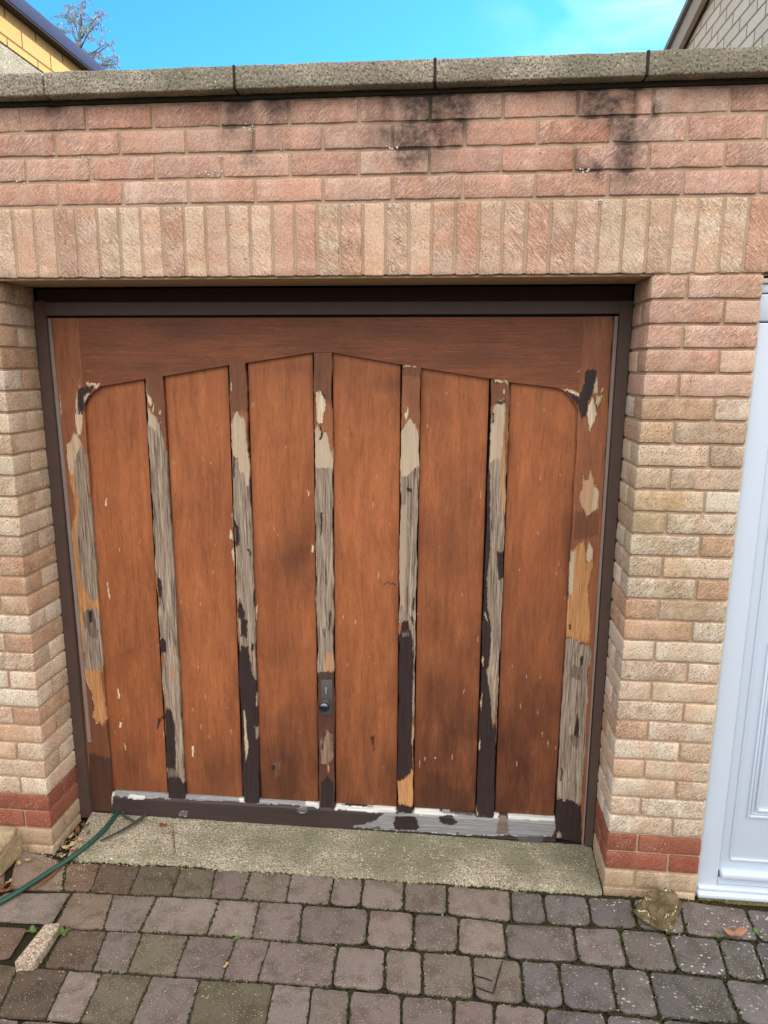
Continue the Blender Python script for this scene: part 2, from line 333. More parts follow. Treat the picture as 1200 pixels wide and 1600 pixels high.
# four stretcher rows
for k, ph in ((6,-.695),(5,-.809),(4,-.695),(3,-.809)):
    x = ph-.2193*12
    while x < XR:
        if x+.2193 > XL:
            sd += 1; B.block(x+.0048, x+.2193-.0048, random.uniform(-.0012,.0012), .1, Z0+k*C+.005, Z0+(k+1)*C-.005, bc(TOP, random.choice([0,0,.2])), seed=sd)
        x += .2193
def ccol(k, right):
    if k in (27, 28): return bc(RED, -.3)
    if k >= 29: return bc(BASE, .2)
    if right and k <= 5: return bc([(206,174,156),(208,180,162),(200,166,148)], .1)
    return bc(LOW if random.random() > .3 else [(186,154,126),(192,162,134),(210,200,184)], random.choice([.3,.7,1,1]))
for k in range(1, 31):
    za, zb = Z0-k*C+.005, Z0-(k-1)*C-.005
    if k == 30: za -= .03
    rr = .0025 if k in (27,28) else .0028; am = .0007 if k in (27,28) else .0016
    def bk(x0,x1,y0,y1,right):
        global sd; sd += 1; B.block(x0,x1,y0,y1,za,zb, ccol(k,right), r=rr, amp=am, seed=sd)
    if k % 2:   # right pier: header first, its stretcher face lies in the reveal
        bk(0,.1025,0,.215,1); bk(.1125,RX,0,.1025,1)
        bk(-W-.218,-W,0,.1025,0); bk(-W-.1025,-W,.1125,.215,0); x = -W-.228
    else:
        bk(0,.218,0,.1025,1); bk(0,.1025,.1125,.215,1); bk(.228,RX,0,.1025,1)
        bk(-W-.1025,-W,0,.215,0); x = -W-.1125
    while x > XL: bk(x-.2095, x, 0, .1025, 0); x -= .2195
    x = 1.32 if k % 2 else 1.43
    if k % 2 == 0: bk(1.32,1.42,0,.1025,1)
    while x < XR: bk(x, x+.2095, 0, .1025, 1); x += .2195
v, f, c, u = B.arrays()
def soot_shade_map(v):
    soot_shade = np.zeros(len(v))
    for (px, py, sx, sz, a) in [(392,160,.11,.035,1.5),(378,205,.09,.04,.75),(395,235,.04,.04,.3),(672,160,.14,.040,1.7),(655,205,.13,.040,1.3),(640,245,.10,.04,.7),(700,230,.05,.05,.4),(985,158,.14,.045,2.2),(972,205,.08,.07,1.7),(1010,170,.05,.05,1.0),(935,250,.09,.04,1.0),(975,270,.05,.04,.5),(85,168,.07,.03,.9),(95,215,.05,.03,.3),(1100,138,.16,.02,.6),(400,250,.06,.03,.35),(560,148,.2,.014,.7),(230,158,.2,.012,.5),(850,140,.1,.012,.6)]:  # soot streaks; the wide thin spots also paint the coping's shadow and grime
        p = at(px, py, 1, 0.); soot_shade += 1.45*a*np.exp(-((v[:,0]-p[0])/sx)**2-((v[:,2]-p[2])/sz)**2)
    soot_shade *= np.clip(.72+fbm(v[:,0]*22, v[:,2]*9, 0, 3)*1.5, 0, 1.5)
    return np.clip(soot_shade, 0, 1)
soot_shade = soot_shade_map(v)
moss = np.zeros(len(v))
for (px, py, sx, sz, a) in [(1030,790,.10,.05,.8),(1010,820,.08,.12,.7),(1060,870,.08,.16,.5),(1075,960,.08,.1,.5),(1030,700,.12,.1,.3),(30,700,.2,.2,.25),(900,300,.03,.1,.4)]:
    p = at(px, py, 1, 0.); moss += a*np.exp(-((v[:,0]-p[0])/sx)**2-((v[:,2]-p[2])/sz)**2)
mesh('brickwork', v, f, M_BRICK, garage, attrs={'bcol':('FLOAT_COLOR',c), 'bl':('FLOAT_VECTOR',u), 'soot_shade':('FLOAT',np.clip(soot_shade,0,1)), 'moss':('FLOAT',np.clip(moss,0,1))})
md = .004
gx_, gz_ = np.meshgrid(np.linspace(XL+.01,XR,420), np.linspace(Z0+.007,2.7255,60), indexing='ij'); MV = np.stack([gx_, np.full(gx_.shape,md+.0006)+.0010*fbm(gx_*60,gz_*60,0,8), gz_], -1).reshape(-1,3)
mesh('mortar', MV, grid_faces(420,60), M_MORTAR, garage, attrs={'soot_shade':('FLOAT',soot_shade_map(MV))})
bmobj('mortar', boxes([(XL+.01,XR,md+.003,.22,Z0+.006,2.738),(XL+.01,-W-.007,.008,.235,-.05,Z0+.006),(.007,RX-md,.008,.235,-.05,Z0+.006),(1.324,XR,.008,.2,-.05,Z0+.006)], 0), M_MORTAR, garage, False)
bmobj('lintel', boxes([(-W-.1,.1,.012,.215,Z0-.004,Z0+.003),(.2,1.4,.02,.2,Z0-.004,Z0+.003)], .001), M_CREAM, garage)
bmobj('coping_bed', boxes([(XL,XR,-.004,.25,2.7262,2.7415)], .004), m_plain('grime_shade_mortar', (62,56,48), .95, .1, .5, 25, .003), garage, False)  # bed coloured dark for grime and for the shadow of the overhang
for x in (-1.290,-.682,-.072,.535,1.145):
    bmobj('coping_joint', boxes([(x-.0042,x+.0042,-.0465,.27,2.742,2.8075)], .0015), m_plain('dark_joint', (58,54,46), .95, .1, .4, 40, .003) if x < -1.2 else bpy.data.materials['dark_joint'], garage)
LV_, LF_ = [], []
for k in range(90):
    px, py = random.choice([(335,265),(335,272),(345,243),(605,322),(600,318),(130,247),(290,326),(440,238),(75,243),(915,270),(940,315),(560,318),(25,282),(388,202),(612,230)]); px += random.gauss(0,9); py += random.gauss(0,2.2) if k%3 else random.gauss(0,8); c_ = at(px,py,1,-.001); q_ = random.uniform(.0015,.0042); b_ = len(LV_); n_ = 7
    LV_ += [(c_[0]+q_*math.cos(t*.9)*random.uniform(.6,1.2), -.0006, c_[2]+q_*math.sin(t*.9)*random.uniform(.6,1.2)) for t in range(n_)]+[(c_[0],-.0030,c_[2])]
    LF_ += [[b_+t, b_+(t+1)%n_, b_+n_] for t in range(n_)]
tag(mesh('lime_bloom', LV_, LF_, m_plain('lime', (222,214,200), .95, .1, .1), garage, smooth=False), kind='stuff')
# side walls, roof deck behind the parapet
bmobj('side_wall', boxes([(-3.0,-2.9,.25,5.5,0,2.55),(.62,.72,.25,5.5,0,2.55),(-2.9,.62,5.4,5.5,0,2.55)], 0), M_MORTAR, garage, False)
bmobj('roof', boxes([(-3.0,.72,.225,5.5,2.56,2.62)], .01), m_plain('roof_felt', (70,70,72), .95, .2, .2), garage, False)
# coping stones
cj = [-1.290-.61*k for k in (4,3,2,1)]+[-1.290,-.682,-.072,.535,1.145,1.75,2.36]
for i in range(len(cj)-1):
    if cj[i+1] < XL: continue
    s = Solid(); s.block(cj[i]+.0025, cj[i+1]-.0025, -.046+random.uniform(-.001,.001), .275, 2.7405, 2.806+random.uniform(-.002,.002), (0,0,0,0), r=.005, step=.02, amp=.0012, seed=900+i, fr=26)
    v, f, c, u = s.arrays(); mesh('coping_stone', v, f, M_COPE, garage)

# ------------------------------------------------------------------ threshold slab
def quadpatch(poly, z, n, m):
    """bilinear patch over four ground points (back-left, back-right, front-right, front-left)"""
    a = np.linspace(0,1,n)[:,None,None]; b = np.linspace(0,1,m)[None,:,None]; p = [np.array(q[:2]) for q in poly]
    xy = (p[0]*(1-a)+p[1]*a)*(1-b)+(p[3]*(1-a)+p[2]*a)*b
    return xy
fl = at(112,1343,2,0.); fr_ = at(938,1398,2,0.)
nx, ny = 260, 60
xy = quadpatch([(-W-.0,.6), (.0,.6), (fr_[0]+.006,fr_[1]), (fl[0]-.02,fl[1])], 0, nx, ny)
X, Y = xy[...,0], xy[...,1]; t = np.linspace(0,1,ny)[None,:]
Y = Y + (.010*fbm(X*9,0,0,5)+.006*fbm(X*40,0,0,9))*(t**6)
edge = np.clip((1-t)*ny/1.6, 0, 1); edge[:, :2] = 1
Zs = .014 + .010*np.clip(Y/.24,0,1) + .0028*fbm(X*20,Y*20,0,3) + .0012*fbm(X*90,Y*90,0,4) + .0022*vn(Y*110+2*fbm(X*3,0,0,6),X*7,0,9)
Zs = np.where(t > .999, -.02, Zs - .006*(t**30))
crk = at(np.array([268,270,273]), np.array([1285,1305,1332]), 2, .015)
cx = np.interp(Y, crk[::-1,1], crk[::-1,0])+.002*fbm(Y*60,0,0,2); Zs = Zs - .010*np.exp(-((X-cx)/.0035)**2)*(Y<.26)
slab = mesh('threshold_slab', np.stack([X,Y,Zs],-1).reshape(-1,3), grid_faces(nx,ny)[:, ::-1], M_SLAB); tag(slab, 'mossy rough concrete threshold slab under the wooden garage door', 'slab')

# ------------------------------------------------------------------ paving
class Pave:
    def __init__(s): s.v=[]; s.f=[]; s.c=[]; s.n=0; s.k=0
    def stone(s, q, col, lich, gap=.0035, top=0., n=13, dome=.004, rr=.022):
        s.k += 1; q = [np.array(a[:2], float) for a in q]; cen = sum(q)/4
        wl = (np.linalg.norm(q[1]-q[0])+np.linalg.norm(q[2]-q[3]))/2; hl = (np.linalg.norm(q[3]-q[0])+np.linalg.norm(q[2]-q[1]))/2
        if wl < .02 or hl < .02: return
        e = np.sin(np.linspace(-1,1,n)*math.pi/2); e = .45*e+.55*np.linspace(-1,1,n)
        A, Bq = np.meshgrid(e, e, indexing='ij')
        # round the corners: squircle warp in metres
        ax, ay = A*wl/2, Bq*hl/2; ix, iy = wl/2-rr, hl/2-rr
        dx, dy = np.maximum(np.abs(ax)-ix,0), np.maximum(np.abs(ay)-iy,0); m = np.maximum(dx,dy); ln = np.hypot(dx,dy); k = np.where(ln>1e-9, m/np.maximum(ln,1e-9), 1)
        ax = np.sign(ax)*(np.minimum(np.abs(ax),ix)+dx*k); ay = np.sign(ay)*(np.minimum(np.abs(ay),iy)+dy*k)
        ax *= (1-2*gap/wl); ay *= (1-2*gap/hl)
        a = (ax/wl+.5)[...,None]; b = (ay/hl+.5)[...,None]
        P = (q[0]*(1-a)+q[1]*a)*(1-b)+(q[3]*(1-a)+q[2]*a)*b
        dist = rr-np.hypot(np.maximum(np.abs(ax)-(ix),0), np.maximum(np.abs(ay)-iy,0))
        ed = np.minimum(np.minimum(wl/2-gap-np.abs(ax), hl/2-gap-np.abs(ay)), np.maximum(dist,0)+0*ax+.0)
        ed = np.maximum(ed, 0)
        z = top - dome*np.exp(-ed/.010)*1.6 + .0020*fbm(P[...,0]*22,P[...,1]*22,0,s.k)+ .0008*fbm(P[...,0]*120,P[...,1]*120,0,3)
        jit = (.0042*fbm(P[...,0]*38,P[...,1]*38,0,17)+.0015*fbm(P[...,0]*130,P[...,1]*130,0,18))*np.exp(-ed/.02); P = P+np.stack([jit, jit*-.8],-1)
        tilt = np.array([random.uniform(-.012,.012), random.uniform(-.012,.012)]); z = z + (P-cen)@tilt
        V = np.concatenate([P, z[...,None]], -1).reshape(-1,3); F = grid_faces(n,n,s.n)
        rim = [i*n for i in range(n)]+[(n-1)*n+j for j in range(1,n)]+[i*n+n-1 for i in range(n-2,-1,-1)]+[j for j in range(n-2,0,-1)]
        lo = V[rim].copy(); lo[:,2] = -.03; base = s.n+len(V); m_ = len(rim)
        SK = np.array([[s.n+rim[i], base+i, base+(i+1)%m_, s.n+rim[(i+1)%m_]] for i in range(m_)])
        s.v += [V, lo]; s.f += [F, SK[:, ::-1]]; s.n += len(V)+m_; s.c.append(np.tile([*col, lich], (len(V)+m_,1)))
PV = Pave()
PC = [(123,111,103),(117,105,98),(128,114,106),(113,103,93),(120,109,101),(126,114,105)]
PG = [(102,96,77),(107,99,83),(97,88,72),(112,101,86)]
PR = [(106,99,96),(99,92,90),(112,103,99),(102,96,92)]
PB = [(112,92,77),(100,85,72),(117,98,83),(120,105,90)]
def pcol(X):
    pal = PB if X < -1.75 and random.random() < .6 else PG if X < -1.1 and random.random() < .45 else PR if X > -.35 else PC
    if random.random() < .05: pal = PG
    k_ = random.uniform(.80,1.12); return tuple(v*k_ for v in lin(random.choice(pal)))
def lich(X): return max(0, min(1, (X+.35)/.35))*random.uniform(.5,1) if X > -.4 else 0
rowlines = {
 0:[(-60,1338),(110,1346),(277,1353),(400,1360),(633,1375),(797,1390),(938,1401),(1090,1404),(1200,1424)],
 1:[(-60,1384),(117,1392),(200,1397),(277,1400),(380,1405),(513,1413),(630,1423),(697,1428),(800,1441),(923,1447),(997,1450),(1073,1460),(1187,1470),(1260,1474)],
 2:[(-60,1440),(80,1448),(160,1453),(220,1455),(320,1460),(395,1465),(467,1472),(570,1477),(643,1484),(715,1488),(792,1497),(903,1503),(983,1513),(1060,1518),(1137,1527),(1260,1541)],
 3:[(-60,1502),(67,1510),(143,1517),(197,1520),(273,1525),(347,1530),(400,1533),(513,1542),(597,1548),(653,1555),(740,1560),(817,1570),(880,1575),(967,1583),(1030,1590),(1160,1600),(1260,1608)],
 4:[(-60,1584),(123,1597),(300,1609),(500,1622),(700,1637),(900,1653),(1260,1684)]}
joints = {
 0:[(104,98),(157,140),(220,200),(283,267),(337,328),(393,377),(455,447),(522,513),(568,563),(632,630),(698,699),(798,799),(848,855),(917,926),(987,998),(1062,1073),(1163,1188),(1240,1270)],
 1:[(113,83),(177,160),(245,218),(343,322),(406,393),(473,465),(577,572),(647,645),(717,715),(788,793),(895,905),(967,983),(1043,1062),(1122,1140),(1177,1200),(1250,1280)],
 2:[(100,67),(167,143),(223,197),(295,272),(370,347),(422,402),(528,517),(603,600),(660,660),(737,742),(813,820),(872,883),(953,968),(1012,1032),(1130,1162),(1205,1240)],
 3:[(30,-8),(107,70),(160,123),(237,203),(312,290),(428,411),(487,477),(547,542),(627,627),(708,710),(772,773),(852,856),(947,956),(1035,1048),(1110,1130),(1190,1215)]}
def rl(k, x): a = np.array(rowlines[k], float); return np.interp(x, a[:,0], a[:,1])
def gp(x, y): return at(x, y, 2, 0.)
wallpt = lambda X: X
for k in range(4):
    J = joints[k]; T = [gp(a, rl(k,a)) for a,b in J]; Bt = [gp(b, rl(k+1,b)) for a,b in J]
    for i in range(len(J)-1):
        q = [T[i], T[i+1], Bt[i+1], Bt[i]]; X = (T[i][0]+T[i+1][0])/2; big = i/len(J)
        PV.stone(q, pcol(X), lich(X), gap=.0040 if X > -1.05 else .0015, rr=.016+.012*random.random() if X > -1.05 else .009)
    # carry the row on to the right, and rows k>=3 to the left, beyond the view
    a, b = T[-1], Bt[-1]
    while a[0] < 2.3:
        wd = random.choice([.1,.15,.2])*1.02; d = np.array([wd, -.10*wd, 0]); q = [a, a+d, b+d, b]; PV.stone(q, pcol(a[0]), lich(a[0])); a, b = a+d, b+d
    if k == 3:
        a, b = T[0], Bt[0]
        while a[0] > -3.6:
            wd = random.choice([.1,.15,.2])*1.02; d = np.array([-wd, .06*wd, 0]); q = [a+d, a, b, b+d]; PV.stone(q, pcol(a[0]), 0); a, b = a+d, b+d
# rows nearer the camera than the photograph shows
ln = [gp(x, rl(4,x)) for x in (-60,300,600,900,1260)]; lx = np.array([p[0] for p in ln]); ly = np.array([p[1] for p in ln])
def ry(X, k): return np.interp(X, lx, ly)+(np.minimum(X-lx[0],0)*-.05)+np.maximum(X-lx[-1],0)*-.1-.155*k
for k in range(18):
    X = -3.6+random.random()*.1
    while X < 2.3:
        wd = random.choice([.1,.15,.15,.2]); q = [(X,ry(X,k)),(X+wd,ry(X+wd,k)),(X+wd,ry(X+wd,k+1)),(X,ry(X,k+1))]; PV.stone(q, pcol(X+.001), lich(X), n=9); X += wd
# large slabs at the left, in front of the left pier
def pq(*p): return [gp(*a) for a in p]
PV.stone(pq((28,1322),(104,1345),(98,1390),(12,1388)), lin((134,116,102)), 0, rr=.01, top=-.003)
PV.stone(pq((10,1392),(112,1393),(80,1444),(-60,1436)), lin((128,116,108)), 0, rr=.01)
PV.stone(pq((-70,1320),(10,1345),(6,1388),(-95,1380)), lin((140,118,100)), 0, rr=.01, top=-.004)
PV.stone(pq((-70,1440),(45,1448),(14,1500),(-110,1492)), lin((112,90,78)), 0, rr=.015)
PV.stone(pq((62,1452),(96,1452),(66,1507),(24,1503)), lin((96,84,72)), 0, rr=.012, top=-.012)
for a_ in range(4):
    for b_ in range(3):
        X_, Y_ = -2.62-.31*a_, -.02-.21*b_; PV.stone([(X_-.30,Y_),(X_,Y_-.01),(X_-.02,Y_-.21),(X_-.32,Y_-.20)], lin((128+6*b_,114,102)), 0, rr=.012, top=-.004)
v = np.concatenate(PV.v); 
pav = mesh('paving', v, np.concatenate(PV.f), M_PAVE, attrs={'pcol':('FLOAT_COLOR', np.concatenate(PV.c))}); tag(pav, kind='structure')
# moss and dirt filling the joints: many small tufts
def tufts(name, mat, spots, label, cat, size=(.003,.008), n=5):
    V=[]; F=[]
    for (x,y,z) in spots:
        for _ in range(n):
            s = random.uniform(*size); a = random.uniform(0,6.28); ox, oy = random.gauss(0,.004), random.gauss(0,.004); h = s*random.uniform(.5,1.3); b = len(V)
            V += [(x+ox+s*math.cos(a),y+oy+s*math.sin(a),z),(x+ox+s*math.cos(a+2.1),y+oy+s*math.sin(a+2.1),z),(x+ox+s*math.cos(a+4.2),y+oy+s*math.sin(a+4.2),z),(x+ox,y+oy,z+h)]
            F += [[b,b+1,b+3],[b+1,b+2,b+3],[b+2,b,b+3]]
    o = mesh(name, V, F, mat, smooth=False); tag(o, label, cat, kind='stuff'); return o
M_MOSS = m_plain('moss', (56,54,36), 1, .1, .5, 60); M_GRIT = m_plain('grit', (170,152,124), .95, .2, .45, 90)
sp = []
for _ in range(1500):
    k = random.choice([0,0,0,1,2,3]); px = random.uniform(90,1200)
    p = gp(px, rl(k,px)+random.uniform(-1.5,1.5)); sp.append((p[0], p[1], -.008))
for k in range(4):
    for (a,b) in joints[k]:
        for _ in range(14):
            t = random.random(); px = a+(b-a)*t; p = gp(px, rl(k,a)*(1-t)+rl(k+1,b)*t); sp.append((p[0]+random.gauss(0,.002), p[1], -.008))
tufts('joint_moss', M_MOSS, sp, 'low green moss and dirt growing in the joints of the paving', 'moss')
sp = []
for _ in range(420):
    px = random.gauss(105,30); py = random.gauss(1325,22)
    p = gp(px,py); 
    if p[1] < .2 and not (p[0] < -W and p[1] > -.01): sp.append((p[0],p[1],.010 if p[1] > -.0 else -.002))
for _ in range(260):
    px = random.uniform(0,1200); py = random.uniform(1345,1600); p = gp(px,py); sp.append((p[0],p[1],-.002))
for _ in range(200):
    px = random.uniform(120,930); p = gp(px, 1346+(px-120)*.066+random.uniform(-8,5)); sp.append((p[0],p[1],.008))
tufts('grit', M_GRIT, sp, 'pale grit and crumbs of stone scattered on the paving and slab edge', 'grit', (.0012,.004), 2)

# ------------------------------------------------------------------ garage door
YD = .232      # face of the raised timber
door = empty('garage_door', (-1.08, YD, .02)); tag(door, 'weathered brown wooden up-and-over garage door with flaking battens and a low arched top', 'garage door')
def Zm(ox, oy, s, pts): return [(ox+a/s, oy+b/s) for a, b in pts]
GREY,FRESH,DARK,PALE,LIGHT,DIM,SMUT,TAN = (1,0,0,0),(0,1,0,0),(0,0,1,0),(0,0,0,1),(.7,0,0,.55),(0,0,.38,0),(1,0,.5,0),(.5,.55,0,.1)
def inpoly(x, y, poly):
    r = np.zeros(x.shape, bool); n = len(poly)
    for i in range(n):
        x1,y1 = poly[i]; x2,y2 = poly[(i+1)%n]
        if y1 == y2: continue
        c = (y > min(y1,y2)) & (y <= max(y1,y2)); r ^= c & (x < (y-y1)*(x2-x1)/(y2-y1)+x1)
    return r
def wearmap(px, py, polys, jx=.6, jy=2.4, horiz=False):
    # ragged, splintering edges: the outline is shifted along the grain, strand by strand
    if horiz: qx = px+jy*vn(py*1.3,0,0,21)*.6; qy = py+jx*vn(px/7,0,0,22)
    else: qx = px+jx*vn(py/5,px/9,0,22)+.5*vn(py/1.7,0,0,5); qy = py+jy*vn(px*.55,0,0,21)+1.2*vn(px*1.3,py/30,0,8)
    w = np.zeros(px.shape+(4,))
    for kind, poly in polys:
        m = inpoly(qx, qy, poly)
        if kind is DIM: w[m] = np.maximum(w[m], kind)
        else: w[m] = kind
    return w
def member(name, mat, TLp, TRp, BRp, BLp, polys, y=YD, thick=.02, step=.8, wob=.8, horiz=False, zoff=None, blobs=(), seed=0, parent=door):
    """board traced as a quad in photo pixels, laid on the plane y; worn zones cut into its face"""
    TLp,TRp,BRp,BLp = [np.array(p,float) for p in (TLp,TRp,BRp,BLp)]
    n = int(max(np.linalg.norm(TRp-TLp), np.linalg.norm(BRp-BLp))/step)+2; m = int(max(np.linalg.norm(BLp-TLp), np.linalg.norm(BRp-TRp))/(step*(1 if horiz else 1.3)))+2
    a = np.linspace(0,1,n)[:,None,None]; b = np.linspace(0,1,m)[None,:,None]
    P = (TLp*(1-a)+TRp*a)*(1-b)+(BLp*(1-a)+BRp*a)*b; px, py = P[...,0].copy(), P[...,1].copy()
    aa, bb = a[...,0]+0*b[...,0], b[...,0]+0*a[...,0]
    w = wearmap(px, py, polys, horiz=horiz)
    for (bx,by,sx,sy,am) in blobs:
        g = am*np.exp(-((px-bx)/sx)**2-((py-by)/sy)**2)*np.clip(.95+.55*fbm(px/34,py/60,0,5)+.08*vn(px/2.2,py/9,0,15),0,1.4); w[...,2] = np.where(w[...,3]>.3, w[...,2], np.maximum(w[...,2], np.clip(g,0,.85)))
    if wob:
        e = np.where(aa<.5, vn(py/26,0,0,seed+1)+.35*vn(py/8,0,0,seed+2)-1.2*np.clip(vn(py/17,0,0,seed+9)-.5,0,1), vn(py/26,0,0,seed+3)+.35*vn(py/8,0,0,seed+4)+1.2*np.clip(vn(py/17,0,0,seed+8)-.5,0,1)); px += wob*e*(np.abs(aa-.5)*2)**6
    Q = at(px, py, 1, y)
    bare = np.clip(w[...,0]+w[...,1]+w[...,3],0,1); drk = w[...,2]
    mb = (bare>.3).astype(float); bl_ = mb.copy()
    if step < 1.1:      # veneer curls up along the torn edges and shows a pale broken rim
        for _ in range(2): q_ = np.pad(bl_,1,mode='edge'); bl_ = (q_[:-2,1:-1]+q_[2:,1:-1]+q_[1:-1,:-2]+q_[1:-1,2:]+2*q_[1:-1,1:-1])/6
    nz_ = fbm(px/5,py/13,0,31)
    rim_ = (mb<.5)*np.clip(bl_*3,0,1); lip = -.0034*rim_*np.clip(.55+nz_*1.6,0,1.3) + (mb>.5)*np.clip((1-bl_)*3,0,1)*.0012
    pr = (rim_>.5)&(nz_>.12)&(drk<.6); w[...,3][pr] = .55
    dr_ = (mb>.5)&(bl_<.72)&(nz_<-.02); w[...,2][dr_] = np.maximum(w[...,2][dr_], .55)  # shadow below the lifted veneer edge, painted into the dark channel
    gx = Q[...,2]*300 if horiz else Q[...,0]*300; gz = Q[...,0]*9 if horiz else Q[...,2]*9
    dep = .0016*bare + .0006*(drk>.6) + bare*(.0017*fbm(gx,gz,0,4))+lip + .0002*fbm(gx,gz,0,6)
    if zoff is not None: dep = dep + zoff(aa, bb)
    rim = np.minimum(np.minimum(aa,1-aa)*n, 9); dep = dep + .0012*np.exp(-rim/1.2)
    Q[...,1] += dep
    V = Q.reshape(-1,3); Fc = grid_faces(n,m)[:, ::-1]
    ring = [i*m for i in range(n)]+[(n-1)*m+j for j in range(1,m)]+[i*m+m-1 for i in range(n-2,-1,-1)]+[j for j in range(m-2,0,-1)]
    bk = V[ring].copy(); bk[:,1] = y+thick; base = len(V); k = len(ring)
    SK = np.array([[ring[i], ring[(i+1)%k], base+(i+1)%k, base+i] for i in range(k)])
    rw = w.reshape(-1,4)[ring].copy(); rw[:,2] = np.maximum(rw[:,2], .7); W4 = np.concatenate([w.reshape(-1,4), rw])  # side walls coloured dark to paint the shadow line beside each board
    return mesh(name, np.concatenate([V,bk]), np.concatenate([Fc,SK]), mat, parent, attrs={'wear':('FLOAT_COLOR',W4)}, smooth=False)
z1=(80,580,8); z2=(80,780,6.667); z3=(80,1020,5.926); z4=(210,570,7.27); z5=(210,790,6.957); z6=(220,1020,6.4); z7=(340,550,6.67); z8=(340,790,6.957); z9=(340,1020,6.4)
z10=(460,530,6.15); z11=(460,790,6.4); z12=(440,1020,6.16); z13=(590,550,6.67); z14=(590,790,6.4); z15=(590,1040,6.4); z16=(730,580,6.67); z17=(730,820,6.957); z18=(720,1050,6.67)
z0=(840,550,8); z19=(860,700,8); z20=(850,880,7.27); z21=(840,1090,6.4); z22=(160,1220,4.615); z23=(400,1220,4.615); z24=(640,1230,4.)
def PL(kind, z, pts): return (kind, Zm(*z, pts))
LST = [PL(DARK,z1,[(350,210),(520,200),(480,300),(430,400),(395,520),(350,510),(340,300)]), PL(PALE,z1,[(345,95),(330,150),(340,210),(370,215),(352,150)]),
 PL(PALE,z1,[(325,240),(345,230),(345,480),(390,540),(385,700),(375,800),(330,780),(300,640),(310,300)]),
 PL(FRESH,z1,[(300,770),(330,780),(370,860),(400,980),(430,1040),(450,1200),(470,1600),(300,1600),(240,1380),(210,1200),(200,920),(235,870),(260,800)]),
 PL((0,.3,0,.6),z1,[(300,770),(330,780),(370,860),(380,1000),(290,1150),(280,1300),(225,1250),(210,1200),(200,920),(235,870),(260,800)]),
 PL(GREY,z1,[(370,920),(440,1040),(455,1300),(478,1600),(320,1600),(290,1400),(290,1150),(330,1000)]), PL(PALE,z1,[(90,260),(110,300),(130,500),(125,580),(105,450)]),
 PL(FRESH,z2,[(240,-10),(300,-10),(480,700),(500,1150),(520,1600),(320,1600),(310,1400),(290,1150),(260,900),(225,560),(220,330),(255,130)]),
 PL(GREY,z2,[(290,-10),(440,-10),(460,400),(475,700),(485,1020),(440,1080),(380,1000),(330,900),(280,600),(260,350),(280,150)]),
 PL(GREY,z2,[(330,1180),(480,1130),(530,1350),(545,1610),(360,1610),(330,1400)]), PL(SMUT,z2,[(350,1180),(430,1170),(500,1400),(490,1460),(420,1450),(350,1330)]), PL(DARK,z2,[(385,1160),(420,1160),(425,1270),(400,1300)]),
 PL(GREY,z3,[(310,-10),(480,-10),(475,150),(420,230),(310,160)]), PL(FRESH,z3,[(300,170),(450,170),(470,260),(480,400),(515,560),(510,610),(480,660),(430,650),(390,600),(400,500),(370,340),(310,240)]),
 PL((0,0,.45,0),z3,[(290,250),(370,360),(400,500),(390,600),(430,660),(480,670),(540,620),(560,1000),(350,950)]), PL((0,0,.8,0),z3,[(350,930),(560,990),(620,1520),(360,1520)])]
B1 = [PL(DIM,z4,[(90,90),(340,90),(350,890),(250,600),(180,480),(90,200)]), PL(PALE,z4,[(120,205),(160,350),(200,380),(205,440),(185,465),(160,440),(130,320)]), PL(PALE,z4,[(215,440),(230,460),(215,550),(200,540)]), PL(PALE,z4,[(282,500),(302,510),(302,560),(278,550)]), PL(PALE,z4,[(285,600),(316,650),(290,645)]),
 PL(GREY,z4,[(130,455),(200,550),(260,600),(290,690),(340,890),(385,1100),(420,1610),(190,1610),(150,900),(130,600)]), PL(LIGHT,z4,[(145,455),(200,560),(250,620),(240,760),(160,680)]),
 PL(GREY,z5,[(190,-10),(410,-10),(440,250),(450,700),(490,1000),(520,1610),(340,1610),(320,1450),(270,1430),(250,1100),(300,900),(250,780),(220,650),(180,250)]), PL(DARK,z5,[(250,780),(285,800),(300,900),(285,1000),(260,980)]), PL(DARK,z5,[(280,1440),(340,1450),(345,1610),(280,1610)]),
 PL(GREY,z6,[(245,-10),(390,-10),(430,240),(425,400),(430,700),(445,950),(460,1100),(450,1290),(400,1290),(360,1230),(340,1100),(340,800),(310,600),(250,560),(210,250),(225,-10)]), PL((.8,.3,0,0),z6,[(270,160),(345,150),(340,290),(290,290)]),
 PL(DARK,z6,[(240,560),(300,580),(335,700),(345,900),(350,1160),(260,1160)]), PL(SMUT,z6,[(270,1160),(350,1160),(390,1240),(260,1250)]), PL(DARK,z6,[(270,1250),(370,1240),(420,1300),(470,1280),(470,1500),(270,1500)])]
